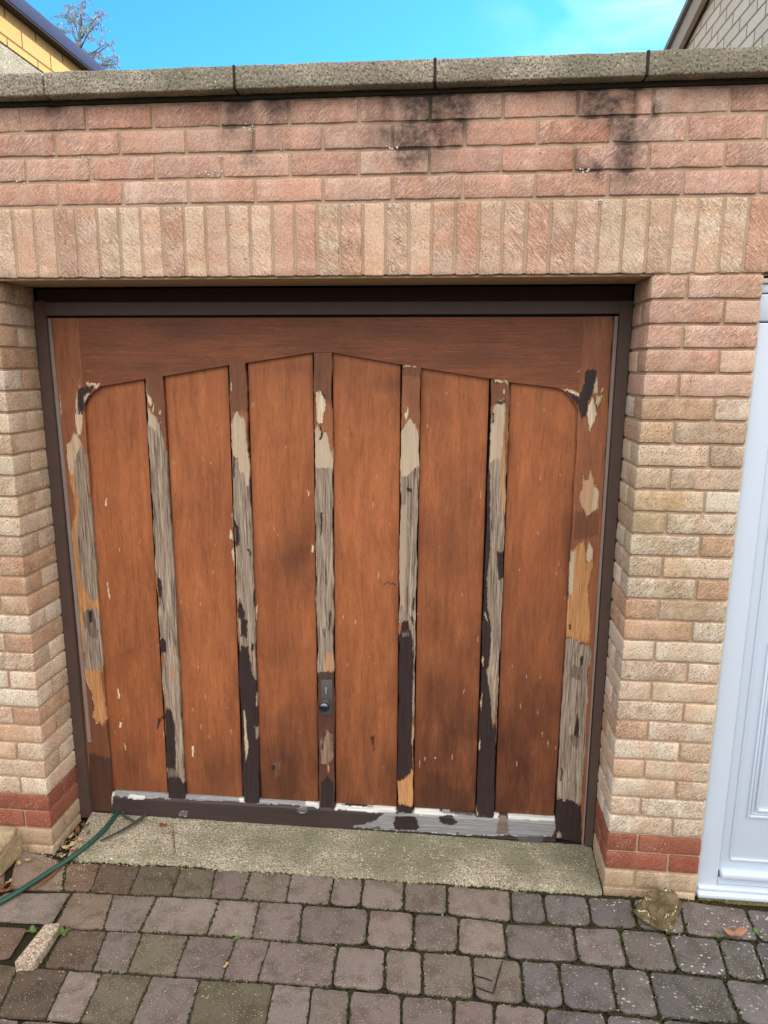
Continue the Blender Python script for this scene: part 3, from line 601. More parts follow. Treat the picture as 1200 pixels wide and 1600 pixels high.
B2 = [PL(DIM,z7,[(80,90),(310,90),(320,620),(100,620)]), PL(PALE,z7,[(135,320),(148,330),(145,435),(135,420)]), PL(GREY,z7,[(130,1060),(340,1190),(360,1610),(160,1610),(130,1300)]), PL(DARK,z7,[(163,1080),(178,1100),(172,1300),(160,1290)]),
 PL(LIGHT,z7,[(190,600),(225,640),(225,670),(285,680),(305,900),(335,1190),(335,1390),(300,1390),(270,1250),(230,1270),(210,1100),(140,1060),(140,760),(165,660)]),
 PL(GREY,z8,[(165,-10),(380,-10),(390,400),(400,700),(420,1100),(420,1610),(240,1610),(220,1200),(205,800),(185,600),(170,300)]), PL(DARK,z8,[(180,150),(225,230),(235,440),(195,430)]), PL(DARK,z8,[(310,460),(350,480),(365,520),(345,545),(350,505)]),
 PL(DARK,z8,[(240,1020),(290,1150),(300,1210),(235,1240),(215,1150)]), PL(DARK,z8,[(255,1210),(320,1240),(320,1420),(250,1420)]), PL(DARK,z8,[(255,1530),(335,1530),(335,1610),(255,1610)]), PL(DARK,z8,[(370,1480),(392,1500),(392,1610),(365,1610)]),
 PL(DARK,z9,[(200,-10),(450,-10),(450,1520),(200,1520)]), PL(GREY,z9,[(310,-20),(400,-20),(395,280),(370,270),(340,180)]), PL(TAN,z9,[(375,-20),(400,-20),(385,110),(365,90)]), PL(LIGHT,z9,[(258,560),(275,590),(290,680),(285,760),(312,930),(280,1090),(268,900)]), PL(GREY,z9,[(380,390),(400,400),(398,540),(375,520)]), PL(GREY,z9,[(365,730),(410,740),(400,860),(385,860)])]
B3 = [PL(DIM,z10,[(170,100),(390,100),(390,640),(190,560)]), PL(PALE,z10,[(207,510),(240,480),(300,570),(302,640),(275,740),(268,810),(215,790),(212,700)]), PL(DARK,z10,[(240,480),(260,490),(310,560),(300,575)]),
 PL(GREY,z10,[(180,1000),(370,1060),(400,1610),(180,1610)]), PL(LIGHT,z10,[(222,800),(265,900),(310,880),(345,1050),(375,1230),(190,1230),(190,910)]), PL(DARK,z10,[(240,810),(280,900),(260,960),(240,960),(262,900)]),
 PL(GREY,z11,[(200,-10),(405,-10),(410,700),(405,1610),(225,1610),(210,800)]), PL(DARK,z11,[(262,70),(278,60),(275,250),(262,310)]), PL(DARK,z11,[(355,1010),(365,1100),(350,1240),(342,1230)]), PL(SMUT,z11,[(270,1220),(310,1230),(315,1320),(280,1300)]),
 PL(GREY,z12,[(330,-10),(520,-10),(510,230),(350,220)]), PL(TAN,z12,[(430,-10),(500,-10),(490,190),(400,190)]), PL((.3,0,.85,0),z12,[(330,185),(520,180),(520,275),(330,275)]), PL((0,0,.72,0),z12,[(330,270),(540,270),(560,1520),(330,1520)]),
 PL((.75,.1,.25,0),z12,[(430,740),(490,780),(500,1010),(450,1070),(375,1060),(365,850)]), PL(DARK,z12,[(420,760),(430,770),(395,850),(390,930),(378,900)]), PL(TAN,z12,[(440,1080),(465,1080),(455,1160),(440,1150)]), PL(DARK,z12,[(380,1250),(440,1180),(500,1250),(510,1520),(370,1520)])]
B4 = [PL(DIM,z13,[(230,90),(470,90),(470,260),(240,250)]), PL(PALE,z13,[(260,165),(290,130),(400,140),(428,168),(380,160),(290,158)]), PL(PALE,z13,[(315,570),(324,640),(305,715),(278,670)]),
 PL(GREY,z13,[(220,1100),(450,1050),(450,1610),(220,1610)]), PL(LIGHT,z13,[(340,690),(415,790),(445,950),(445,1160),(300,1300),(220,1300),(235,850),(285,750)]), PL(DARK,z13,[(305,1410),(355,1440),(352,1500),(340,1460),(305,1450)]),
 PL(GREY,z14,[(200,-10),(420,-10),(410,600),(400,1610),(350,1610),(320,1200),(200,1150),(210,600)]), PL((.8,0,0,.3),z14,[(225,-10),(290,-10),(290,400),(270,1000),(220,1000)]), PL(DARK,z14,[(355,915),(372,920),(365,1040),(350,1050)]), PL(DARK,z14,[(325,1110),(355,1130),(358,1190),(345,1180)]),
 PL(DARK,z14,[(245,1160),(300,1160),(320,1250),(350,1350),(355,1610),(180,1610),(190,1350),(235,1260)]), PL(SMUT,z14,[(240,1280),(310,1260),(320,1310),(250,1320)]),
 PL(DARK,z15,[(180,-10),(360,-10),(350,400),(345,700),(350,1050),(270,1130),(180,1170)]), PL(GREY,z15,[(358,-10),(392,-10),(375,500),(355,520),(345,420)]), PL(TAN,z15,[(345,560),(365,640),(360,800),(335,790)]), PL(FRESH,z15,[(180,1165),(270,1130),(318,1090),(335,1040),(360,1060),(350,1420),(180,1380)]), PL(DARK,z15,[(180,1370),(330,1420),(360,1400),(360,1520),(180,1500)])]
B5 = [PL(DIM,z16,[(235,60),(470,60),(450,620),(400,320),(240,370)]), PL(PALE,z16,[(285,75),(420,92),(428,145),(390,112),(290,108)]), PL(PALE,z16,[(380,190),(394,190),(392,250),(375,250)]), PL(PALE,z16,[(305,288),(392,288),(392,302),(305,302)]), PL(DARK,z16,[(310,305),(400,303),(400,320),(315,325)]),
 PL(DARK,z16,[(215,500),(245,450),(235,1000),(240,1610),(190,1610),(200,900)]), PL(LIGHT,z16,[(290,340),(398,322),(392,900),(388,1200),(250,1250),(225,1000),(245,450)]), PL(DARK,z16,[(262,430),(278,450),(272,540),(260,530)]),
 PL(GREY,z16,[(240,950),(330,900),(360,1000),(395,1400),(395,1610),(235,1610)]), PL(TAN,z16,[(388,500),(402,1000),(398,1430),(350,1430),(345,1000),(370,700)]),
 PL(GREY,z17,[(245,-10),(410,-10),(410,280),(390,600),(375,1000),(355,1610),(215,1610),(250,1400),(255,1100),(215,900),(215,600),(250,250)]), PL(DARK,z17,[(180,-10),(245,-10),(250,250),(215,600),(215,900),(255,1100),(250,1350),(215,1610),(120,1610),(140,1000),(170,400)]),
 PL(DARK,z17,[(320,290),(395,290),(385,570),(345,590)]), PL(LIGHT,z17,[(180,945),(195,960),(230,1070),(200,1040)]), PL(LIGHT,z17,[(165,1430),(185,1440),(170,1570),(155,1500)]),
 PL(DARK,z18,[(180,-10),(265,-10),(310,300),(330,600),(365,520),(370,600),(350,1560),(130,1560)]), PL(GREY,z18,[(265,-10),(395,-10),(380,350),(355,510),(330,580),(310,300)]), PL(LIGHT,z18,[(215,225),(228,240),(215,435),(200,330)]), PL(LIGHT,z18,[(207,670),(200,820),(180,815),(185,750)]), PL(LIGHT,z18,[(165,1365),(182,1500),(165,1490)])]
RST = [PL(DARK,z0,[(590,240),(690,220),(740,250),(720,370),(690,520),(640,620),(600,800),(545,840),(500,670),(520,600),(550,500),(585,400)]), PL(PALE,z0,[(745,310),(757,520),(700,530),(703,410)]), PL(PALE,z0,[(690,560),(720,650),(725,760),(745,780),(650,1000),(618,800),(630,690)]), PL(PALE,z0,[(735,530),(820,540),(750,680),(725,660)]), PL(PALE,z0,[(828,395),(803,520),(785,520)]),
 PL(DIM,z19,[(310,780),(600,820),(600,1100),(290,1150)]), PL((0,.75,0,.35),z19,[(410,300),(425,390),(480,390),(500,250),(540,390),(540,470),(610,520),(590,760),(520,810),(460,860),(430,800),(370,680),(362,590),(400,500)]), PL((.6,0,0,.7),z19,[(545,480),(612,520),(592,770),(510,810),(540,600)]),
 PL(FRESH,z19,[(280,1290),(340,1200),(420,1160),(440,1300),(460,1620),(230,1620)]), PL((.7,0,0,.6),z19,[(485,1150),(532,1270),(522,1400),(460,1460),(445,1320)]), PL((0,.7,0,.3),z19,[(530,1380),(495,1620),(440,1620)]), PL(LIGHT,z19,[(260,1290),(320,1300),(320,1620),(230,1620)]),
 PL(FRESH,z20,[(290,-10),(560,-10),(500,250),(500,450),(525,600),(515,900),(460,900),(350,860),(240,830),(250,500),(280,400)]), PL(LIGHT,z20,[(290,-10),(350,-10),(330,330),(280,400)]), PL(DARK,z20,[(285,700),(300,700),(302,760),(288,760)]),
 PL(GREY,z20,[(230,850),(350,860),(430,920),(520,930),(545,1050),(510,1200),(500,1610),(190,1610),(230,1000)]), PL(DARK,z20,[(425,1040),(445,1080),(415,1200),(410,1100)]), PL(SMUT,z20,[(330,1160),(430,1180),(420,1330),(300,1300)]),
 PL(GREY,z21,[(230,-10),(500,-10),(475,300),(480,540),(450,800),(430,1060),(400,1090),(320,1030),(180,1000),(200,500)]), PL(DARK,z21,[(395,130),(412,260),(412,380),(362,380),(378,280)]), PL(SMUT,z21,[(320,380),(430,380),(400,520),(360,500)]), PL(DARK,z21,[(235,700),(250,720),(240,850),(230,830)]), PL(DARK,z21,[(150,1000),(320,1030),(440,1090),(440,1500),(150,1500)]), PL(GREY,z21,[(190,1330),(235,1360),(240,1410),(190,1400)])]
TRL = [PL(DARK,z1,[(350,210),(520,200),(490,300),(440,400),(395,540),(330,560),(330,215)]), PL(LIGHT,z1,[(375,330),(490,265),(430,380),(390,440)]), PL(PALE,z1,[(425,150),(620,170),(560,220),(530,225),(540,185),(450,185)]), PL(PALE,z0,[(300,455),(380,470),(550,515),(555,557),(430,525)]), PL(PALE,z0,[(547,405),(550,490),(515,490)]), PL(PALE,z0,[(480,247),(580,207),(582,238)]), PL(DARK,z0,[(340,490),(430,528),(555,562),(500,665),(430,580)])]
BRL = [PL(GREY,z22,[(90,50),(490,90),(490,125),(90,108)]), PL(PALE,z22,[(190,98),(310,108),(310,128),(190,122)]), PL(PALE,z22,[(60,85),(88,88),(80,130),(62,235)]), PL(GREY,z22,[(605,100),(1030,125),(1030,152),(585,132)]), PL(PALE,z22,[(980,122),(1030,135),(1025,152),(985,150)]), PL(GREY,z22,[(1130,145),(1210,150),(1210,170),(1120,165)]), PL((.6,0,.4,0),z22,[(570,215),(620,220),(610,250),(560,245)]),
 PL(GREY,z23,[(20,125),(350,150),(350,178),(20,160)]), PL(PALE,z23,[(355,155),(465,160),(465,192),(360,184)]), PL((.6,0,.4,0),z23,[(300,190),(370,185),(370,220),(300,220)]), PL(GREY,z23,[(930,225),(1010,235),(1110,230),(1200,230),(1200,360),(900,345),(690,325),(820,300),(870,270)]), PL(PALE,z23,[(590,165),(620,182),(830,196),(890,185),(1000,185),(1012,232),(940,228),(820,222),(565,202)]),
 PL(GREY,z24,[(20,150),(180,150),(300,170),(410,180),(520,190),(600,200),(905,195),(915,250),(890,300),(700,305),(640,290),(500,295),(300,290),(0,265),(0,150)]), PL(PALE,z24,[(30,135),(160,142),(210,165),(300,178),(250,182),(30,168)]), PL(PALE,z24,[(520,165),(562,172),(552,198),(508,192)]), PL(PALE,z24,[(612,172),(908,192),(908,215),(620,200)]), PL((.5,.2,.3,0),z24,[(560,180),(610,185),(620,280),(540,290)]),
 PL(DARK,z24,[(185,180),(225,175),(270,178),(280,205),(302,218),(262,236),(225,228),(190,210)]), PL(DARK,z23,[(1012,250),(1080,250),(1150,258),(1178,330),(1150,352),(1000,345),(995,290)])]
# stiles
member('stile', M_VERT, (80,497), (121,497), (177,1272), (143,1270), LST, seed=1, thick=.03)
# the right stile: inner edge drifts from 907 (top) to 870 (foot)
member('stile', M_VERT, (912,495), (958,494), (912,1318), (867,1309), RST, seed=5, thick=.03)
# battens  (left-top, right-top, right-bottom, left-bottom)
for q, P_ in zip([((226,588),(253,584),(290,1250),(264,1248)), ((357,570),(384,567),(406,1256),(381,1254)), ((490,551),(518,551),(523,1264),(499,1263)), ((628,570),(657,573),(644,1272),(621,1271)), ((768,593),(797,594),(771,1279),(744,1277))], (B1,B2,B3,B4,B5)):
    member('batten', M_VERT, *q, P_, seed=int(q[0][0]), thick=.024, wob=1.3, y=YD-.001)
# ply panels behind, one between each pair of uprights
chips = []
rc = random.Random(3)
for _ in range(150):
    x = rc.uniform(130,900); y = rc.uniform(600,1230)**1; h = rc.uniform(4,14); wd = rc.uniform(.5,1.1); sl = h*.09*(1 if x < 500 else -.5)
    chips.append(((.2,.25,0,.45) if rc.random() > .4 else (0,0,.6,0), [(x,y),(x+wd,y+h*.3),(x+sl+wd*.6,y+h),(x-wd*.5+sl*.5,y+h*.5)]))
chips += [(PALE,[(165,778),(167,782),(167,792),(164,788)]),(PALE,[(166,910),(168,912),(172,938),(170,936)]),(PALE,[(183,1076),(185,1078),(188,1094),(185,1092)]),(PALE,[(187,1128),(190,1130),(189,1138),(186,1138)]),(PALE,[(193,1156),(196,1170),(198,1172),(195,1162)]),(PALE,[(300,1166),(303,1168),(302,1186),(300,1182)]),
 (PALE,[(362,803),(366,812),(367,838),(364,822)]),(PALE,[(360,826),(364,842),(361,845),(358,836)]),(PALE,[(364,854),(368,870),(368,888),(362,866)]),(PALE,[(399,948),(402,946),(401,966),(398,966)]),
 (TAN,[(424,1195),(438,1188),(440,1208),(430,1214)]),(DARK,[(425,1196),(430,1198),(429,1206),(424,1205)]),(DARK,[(580,1150),(586,1148),(585,1170),(583,1172),(584,1152),(581,1168)]),(DARK,[(600,910),(618,913),(618,915),(600,912)]),(PALE,[(487,852),(490,853),(489,864),(486,862)]),(DARK,[(247,1122),(256,1120),(256,1123),(250,1126),(247,1138),(245,1138)]),(TAN,[(394,626),(397,628),(396,638),(393,634)]),(PALE,[(480,766),(482,766),(483,774),(481,774)])]
BL = [(190,1290,130,190,.62),(330,1290,120,190,.64),(450,1290,100,240,.78),(570,1300,100,190,.78),(700,1300,100,360,.88),(820,1300,100,340,.9),(880,1180,50,330,.6),(170,1000,200,120,.25),(420,1010,60,220,.34),(350,830,60,90,.28),(180,640,60,60,.18),(230,1120,40,200,.25),(690,860,60,80,.55),(720,790,50,80,.35),(735,760,40,60,.25),(660,640,60,30,.25),(450,870,55,50,.55),(300,800,60,30,.2),(790,700,10,25,.5),(860,930,60,120,.35),(700,1000,60,60,.3),(840,1180,90,110,.45),(700,1200,90,90,.42),(570,1225,70,40,.5),(440,1235,60,30,.55),(330,1235,60,26,.6),(210,1235,50,22,.6),(290,880,30,30,.2),(620,960,14,160,.3),(480,880,22,120,.35),(470,1100,20,120,.35),(360,1150,20,90,.4),(250,1100,18,110,.3),(755,880,14,200,.3),(892,900,16,200,.5),(640,600,60,16,.4),(470,575,60,14,.3),(440,1150,60,60,.15)]  # stain blobs; the wide low ones also paint in weaker light near the foot
for (a,b,c_,d) in [((127,560),(223,560),(263,1256),(177,1256)), ((255,540),(354.5,540),(379.5,1262),(292.5,1256)), ((386,520),(488,520),(497.5,1270),(408.5,1262)), ((520,520),(626,520),(619.5,1276),(525.5,1270)), ((659,530),(766,540),(741.5,1286),(646.5,1276)), ((799.5,560),(911,560),(864,1292),(773,1284))]:
    member('panel', M_PANEL, a, b, c_, d, chips, y=YD+.016, thick=.006, step=1.25, wob=0, blobs=BL, seed=int(a[0]))
# top rail with the low pointed arch and rounded ends
arc = [(121,497),(121,640)]
loA = [(121,640),(132,648),(133,632),(139,620),(147,611),(158,603.5),(226,592),(254,588),(357,570.5),(384,567),(490,550.5),(518,550.5),(628,569.5),(657,574.5),(768,592),(797,597),(868,605.5),(880,610),(890,619),(899,632),(905,646),(908,660),(914,662)]
xs = np.arange(121,913.5,.9); ph = np.array(loA[1:], float)
yb = np.interp(xs, ph[:,0], ph[:,1]); yb[xs<132] = 648
m_ = 110; a = np.linspace(0,1,m_)[None,:]; px = xs[:,None]+0*a; yt = 497-(xs-121)*.003
py = yt[:,None]*(1-a)+yb[:,None]*a
wv = wearmap(px, py, TRL, jx=.5, jy=1.5)
for (bx,by,sx,sy,am) in [(300,520,60,14,.3),(490,540,50,25,.3),(600,515,70,12,.25),(160,540,30,20,.2),(760,560,120,14,.3),(880,560,60,30,.15),(240,575,100,10,.3)]:
    wv[...,2] = np.maximum(wv[...,2], am*np.exp(-((px-bx)/sx)**2-((py-by)/sy)**2))
Q = at(px, py, 1, YD+.0015); Q[...,1] += .0004*fbm(Q[...,2]*160,Q[...,0]*5,0,4)+.0015*np.clip(wv[...,3],0,1)
V = Q.reshape(-1,3); n = len(xs); ring = [i*m_ for i in range(n)]+[(n-1)*m_+j for j in range(1,m_)]+[i*m_+m_-1 for i in range(n-2,-1,-1)]+[j for j in range(m_-2,0,-1)]
bk = V[ring].copy(); bk[:,1] = YD+.024; base = len(V); k = len(ring); SK = np.array([[ring[i], ring[(i+1)%k], base+(i+1)%k, base+i] for i in range(k)])
mesh('top_rail', np.concatenate([V,bk]), np.concatenate([grid_faces(n,m_)[:, ::-1],SK]), M_HORI, door, attrs={'wear':('FLOAT_COLOR',np.concatenate([wv.reshape(-1,4), wv.reshape(-1,4)[ring]]))}, smooth=False)
# bottom rail: its weathered top edge slopes back to the panels
def ledge(aa, bb): return np.where(bb < .24, .012*(1-bb/.24), 0.)-.006
member('bottom_rail', M_RAIL, (175,1237), (868,1279), (868,1314), (175,1272), BRL, thick=.04, step=1., wob=0, horiz=True, zoff=ledge)
p0, p1 = at(143,1272,1,YD), at(912,1321,1,YD); zb = p0[2]
bmobj('backing_board', boxes([(-2.1,-.03,YD+.0245,YD+.05,.045,2.095)], 0), m_plain('dark_backing', (30,22,20), .9, .1), door, False)  # near-black colour paints the shade in the gaps beside the battens
rs = at(np.array([143,912]), np.array([1275,1322]), 1, YD+.005)
bmobj('bottom_seal', boxes([(rs[0][0]+.01,rs[1][0]-.01,YD-.003,YD+.03,.028,rs[0][2]+.004)], .003), M_BLACK, door)
# torn strips of seal hanging off the foot of the door
def flap(pts, th, mat, name, parent, yoff=0):
    top = [at(a,b,1,YD-.006+yoff) for a,b in pts]; V = [tuple(p) for p in top]+[(p[0],p[1]+th,p[2]) for p in top]; n = len(pts)
    F = [list(range(n))[::-1], list(range(n,2*n))]+[[i,(i+1)%n,n+(i+1)%n,n+i] for i in range(n)]
    return mesh(name, V, F, mat, parent, smooth=False)
flap([(556,1303),(568,1300),(580,1294),(592,1291),(596,1295),(592,1302),(582,1307),(568,1307)], .003, M_GREYR, 'torn_seal', door)
flap([(806,1307),(824,1309),(849,1307),(848,1316),(843,1324),(838,1326),(834,1320),(826,1317),(816,1315),(813,1318)], .003, M_GREYR, 'torn_seal', door, -.004)
flap([(714,1300),(717,1301),(714,1309),(711,1309)], .003, M_GREYR, 'torn_seal', door)
# lock plate with keyhole and T knob
e0 = at(501,1062,1,YD-.004); e1 = at(520,1118,1,YD-.004)
lk = bmobj('lock_plate', boxes([(e0[0],e1[0],YD-.006,YD+.002,e1[2],e0[2])], .0025), M_METAL, door)
kc = at(509.5,1077,1,YD-.006); bm = bmesh.new()
bmesh.ops.create_cone(bm, cap_ends=True, segments=20, radius1=.0055, radius2=.0048, depth=.004, matrix=Matrix.Translation((kc[0],YD-.0075,kc[2]+.004)) @ Matrix.Rotation(R(90),4,'X'))
bmesh.ops.create_cube(bm, size=1, matrix=Matrix.Translation((kc[0],YD-.0072,kc[2]-.009)) @ Matrix.Diagonal((.0052,.003,.02,1)))
bmobj('keyhole', bm, m_plain('brass_dull', (150,132,120), .5, .5, .2), lk)
hc = at(509.5,1109,1,YD-.05); hz = at(509,1098,1,YD-.006)
bm = bmesh.new(); rot = Matrix.Rotation(R(90),4,'X')
bmesh.ops.create_cone(bm, cap_ends=True, segments=24, radius1=.013, radius2=.021, depth=.012, matrix=Matrix.Translation((hz[0],YD-.011,hz[2])) @ rot)
bmesh.ops.create_cone(bm, cap_ends=True, segments=24, radius1=.016, radius2=.012, depth=.03, matrix=Matrix.Translation((hz[0],YD-.028,hz[2])) @ rot)
bmobj('knob_neck', bm, M_METAL, lk)
bm = bmesh.new(); bmesh.ops.create_uvsphere(bm, u_segments=32, v_segments=20, radius=.0205, matrix=Matrix.Translation((hz[0],YD-.046,hz[2])) @ Matrix.Diagonal((1,.55,1,1)))
bmobj('knob', bm, M_CHROME, lk)

# ------------------------------------------------------------------ door frame
frame = empty('door_frame', (-1.08,.22,0)); tag(frame, 'dark brown painted frame around the wooden garage door', 'door frame')
def strip(name, mat, q, y, th, bev=.0015):
    """prism with a face traced as a pixel quad on plane y"""
    P = [at(a,b,1,y) for a,b in q]; bm = bmesh.new(); fr = [bm.verts.new(p) for p in P]; bk = [bm.verts.new((p[0],p[1]+th,p[2])) for p in P]
    bm.faces.new(fr); bm.faces.new(bk[::-1])
    for i in range(4): bm.faces.new((fr[(i+1)%4],fr[i],bk[i],bk[(i+1)%4]))
    bmesh.ops.recalc_face_normals(bm, faces=bm.faces); bmesh.ops.bevel(bm, geom=bm.edges[:], offset=bev, segments=2, affect='EDGES')
    return bmobj(name, bm, mat, frame)
strip('jamb', M_FRAME, [(52,470),(69,470),(142,1278),(122,1278)], .214, .06)
strip('jamb', M_FRAME, [(970,470),(990,470),(926,1322),(914,1322)], .214, .06)
strip('head', M_FRAME, [(69.5,472.5),(969.5,470.5),(969.5,490),(69.5,493)], .2155, .06)
strip('trim', M_TRIM, [(73.5,497),(79,497),(142,1160),(137,1160)], .226, .02, .001)
strip('trim', M_TRIM, [(960.5,494),(966.5,494),(911.5,1322),(906.5+3,1322)], .226, .02, .001)
strip('trim', m_plain('painted_gap', (24,20,20), .8, .2), [(71,494),(968.5,492),(968.5,495),(71,497)], .232, .02, .0005)  # solid strip coloured black for the shaded gap above the leaf
bmobj('head_packing', boxes([(-W+.001,-.001,.245,.30,2.04,2.192)], 0), m_plain('old_dark_timber', (66,46,40), .9, .2), frame, False)

# ------------------------------------------------------------------ white door at the right
wd = empty('front_door', (.8,.05,0)); tag(wd, 'white plastic panelled door with a stepped frame beside the brick pier', 'door')
WX0, WX1, WZ = RX+.008, 1.312, .0
y0 = .02
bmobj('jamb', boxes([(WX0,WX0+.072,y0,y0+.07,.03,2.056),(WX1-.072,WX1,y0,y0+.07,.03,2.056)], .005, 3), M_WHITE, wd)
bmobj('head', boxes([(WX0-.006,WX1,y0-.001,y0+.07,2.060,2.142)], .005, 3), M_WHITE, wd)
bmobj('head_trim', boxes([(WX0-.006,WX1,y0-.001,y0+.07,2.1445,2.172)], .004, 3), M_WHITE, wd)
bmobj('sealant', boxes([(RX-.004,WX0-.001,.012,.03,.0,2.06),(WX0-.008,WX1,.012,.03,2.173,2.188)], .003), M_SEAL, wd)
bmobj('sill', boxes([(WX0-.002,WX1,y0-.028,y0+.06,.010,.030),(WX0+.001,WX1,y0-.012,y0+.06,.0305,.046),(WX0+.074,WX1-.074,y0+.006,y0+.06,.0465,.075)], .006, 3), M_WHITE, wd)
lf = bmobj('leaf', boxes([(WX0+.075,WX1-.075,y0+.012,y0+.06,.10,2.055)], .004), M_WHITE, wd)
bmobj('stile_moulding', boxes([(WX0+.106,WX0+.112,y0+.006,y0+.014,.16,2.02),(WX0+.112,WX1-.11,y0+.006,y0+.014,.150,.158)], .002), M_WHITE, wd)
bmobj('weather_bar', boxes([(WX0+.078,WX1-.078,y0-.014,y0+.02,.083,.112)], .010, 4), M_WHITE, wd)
def pmould(x0,x1,z0,z1):
    l = []
    for k,(o,d) in enumerate(((0,.004),(.012,.008),(.026,.003))): l += [(x0+o,x0+o+.009,y0+d,y0+.014,z0+o,z1-o),(x1-o-.009,x1-o,y0+d,y0+.014,z0+o,z1-o),(x0+o+.009,x1-o-.009,y0+d,y0+.014,z0+o,z0+o+.009),(x0+o+.009,x1-o-.009,y0+d,y0+.014,z1-o-.009,z1-o)]
    return boxes(l, .0025)
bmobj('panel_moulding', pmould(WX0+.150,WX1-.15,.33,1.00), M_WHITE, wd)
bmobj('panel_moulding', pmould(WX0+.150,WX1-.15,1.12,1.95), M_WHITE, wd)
st = Solid(); st.block(RX+.012, 1.35, .004, .11, -.03, .008, (0,0,0,0), r=.006, step=.02, amp=.003, seed=77)
v,f,c,u = st.arrays(); o = mesh('door_step', v, f, m_concrete('step_concrete', (128,112,78), (150,132,96), (120,116,70), 60), None); tag(o, 'low rough concrete step under the white door', 'step')

# ------------------------------------------------------------------ loose things
def rock(name, pts, mat, seed, label, cat, amp=.004):
    """angular stone: convex hull of traced corners, subdivided and roughened"""
    bm = bmesh.new()
    for (a,b,z) in pts: bm.verts.new(at(a,b,2,z))
    r = bmesh.ops.convex_hull(bm, input=bm.verts[:]); bmesh.ops.delete(bm, geom=[g for g in r['geom_interior'] if isinstance(g, bmesh.types.BMVert)], context='VERTS')
    bmesh.ops.triangulate(bm, faces=bm.faces[:])
    bmesh.ops.bevel(bm, geom=bm.edges[:], offset=.004, segments=1, affect='EDGES')
    bmesh.ops.triangulate(bm, faces=bm.faces[:])
    for _ in range(4): bmesh.ops.subdivide_edges(bm, edges=[e for e in bm.edges if e.calc_length() > .008], cuts=1, use_grid_fill=True); bmesh.ops.triangulate(bm, faces=bm.faces[:])
    P = np.array([v.co[:] for v in bm.verts]); D = np.stack([fbm(P[:,0]*28,P[:,1]*28,P[:,2]*28,seed+a,5) for a in range(3)],-1)*amp*2
    for v, d in zip(bm.verts, D): v.co += Vector(d)
    ob = bmobj(name, bm, mat, None, False); tag(ob, label, cat); return ob
def m_rock(name, a, b, vein):
    m = Mat(name, .95, .1); f = m.noise(m.tc, 90, 4, 0, .7); g = m.noise(m.map(m.tc, (14,14,40), (.4,.3,.6)), 1, 4, .8)
    c = m.mix(m.rng(g,.35,.65), lin(a), lin(b)); c = m.mix(1., c, m.mix(f, (.5,.5,.5,1), (1.5,1.5,1.5,1)), 'MULTIPLY')
    vn_ = m.noise(m.map(m.tc, loc=(3,3,3)), 16, 3, 1.5); c = m.mix(m.mth('MULTIPLY', m.rng(m.mth('ABSOLUTE', m.mth('SUBTRACT', vn_, .5)), .018, .008), m.rng(m.noise(m.tc, 22, 2), .52, .56)), c, lin(vein))
    return m.fin(c, m.bump(m.mth('ADD', f, g), .004, 1))
rock('boulder', [(990,1424,.03),(1003,1404,.06),(1024,1389,.085),(1040,1392,.085),(1054,1394,.075),(1061,1412,.07),(1058,1424,.04),(1040,1458,.006),(1026,1452,.01),(1004,1437,.012),(1032,1425,.068),(994,1430,0),(1040,1459,0),(1062,1432,0),(1066,1418,0),(1000,1412,0)], m_rock('olive_stone', (84,72,52), (114,100,74), (232,222,190)), 40, 'olive brown angular stone with white veins lying against the right pier', 'stone', .008)
rock('rock', [(-80,1282,.11),(10,1291,.11),(26,1292,.105),(17,1308,.105),(0,1331,.105),(-60,1378,.105),(-110,1390,.11),(34,1304,.06),(38,1326,.0),(30,1341,0),(0,1371,0),(-50,1412,0),(-120,1450,0),(-110,1330,0),(20,1310,0)], m_rock('sandstone', (146,130,102), (168,152,122), (196,180,146)), 60, 'buff flat topped sandstone rock at the foot of the left pier', 'rock', .003)
# pale edging stone tipped up in the paving
E0 = [at(a,b,2,z) for a,b,z in [(70,1443,.03),(93,1441,.03),(88,1455,.018),(52,1508,.018),(22,1503,.03)]]
bm = bmesh.new(); tv = [bm.verts.new(p) for p in E0]; bv = [bm.verts.new((p[0],p[1],-.02)) for p in E0]; bm.faces.new(tv); bm.faces.new(bv[::-1])
for i in range(5): bm.faces.new((tv[(i+1)%5],tv[i],bv[i],bv[(i+1)%5]))
bmesh.ops.recalc_face_normals(bm, faces=bm.faces); bmesh.ops.bevel(bm, geom=bm.edges[:], offset=.003, segments=2, affect='EDGES')
o = bmobj('edging_stone', bm, m_concrete('pale_stone', (158,140,120), (176,158,138), None, 140)); tag(o, 'pale tapered edging stone tipped up between the pavers at lower left', 'stone')
# hose
def smooth_path(pts, n=60):
    P = np.array(pts, float); d = np.r_[0, np.cumsum(np.linalg.norm(np.diff(P,axis=0),axis=1))]; t = np.linspace(0,d[-1],n); Q = np.stack([np.interp(t,d,P[:,a]) for a in range(3)],-1)
    for _ in range(6): Q[1:-1] = (Q[:-2]+2*Q[1:-1]+Q[2:])/4
    return Q
hp = [np.array([-3.6,-.9,.01]),np.array([-3.2,-.62,.01]),np.array([-2.8,-.5,.01])]+[at(a,b,2,z) for a,b,z in [(-90,1450,.010),(-40,1430,.010),(0,1410,.010),(30,1393,.010),(60,1373,.010),(90,1354,.011),(115,1338,.018),(135,1322,.024),(152,1308,.026),(164,1296,.028),(172,1285,.03),(180,1275,.031)]]+[np.array([-2.0,.33,.03]),np.array([-1.93,.5,.03])]
Q = smooth_path(hp, 150); v, f = tube(Q, .0100, 14); o = mesh('hose', v, f, M_HOSE); tag(o, 'dark green garden hose running under the left corner of the garage door', 'hose')
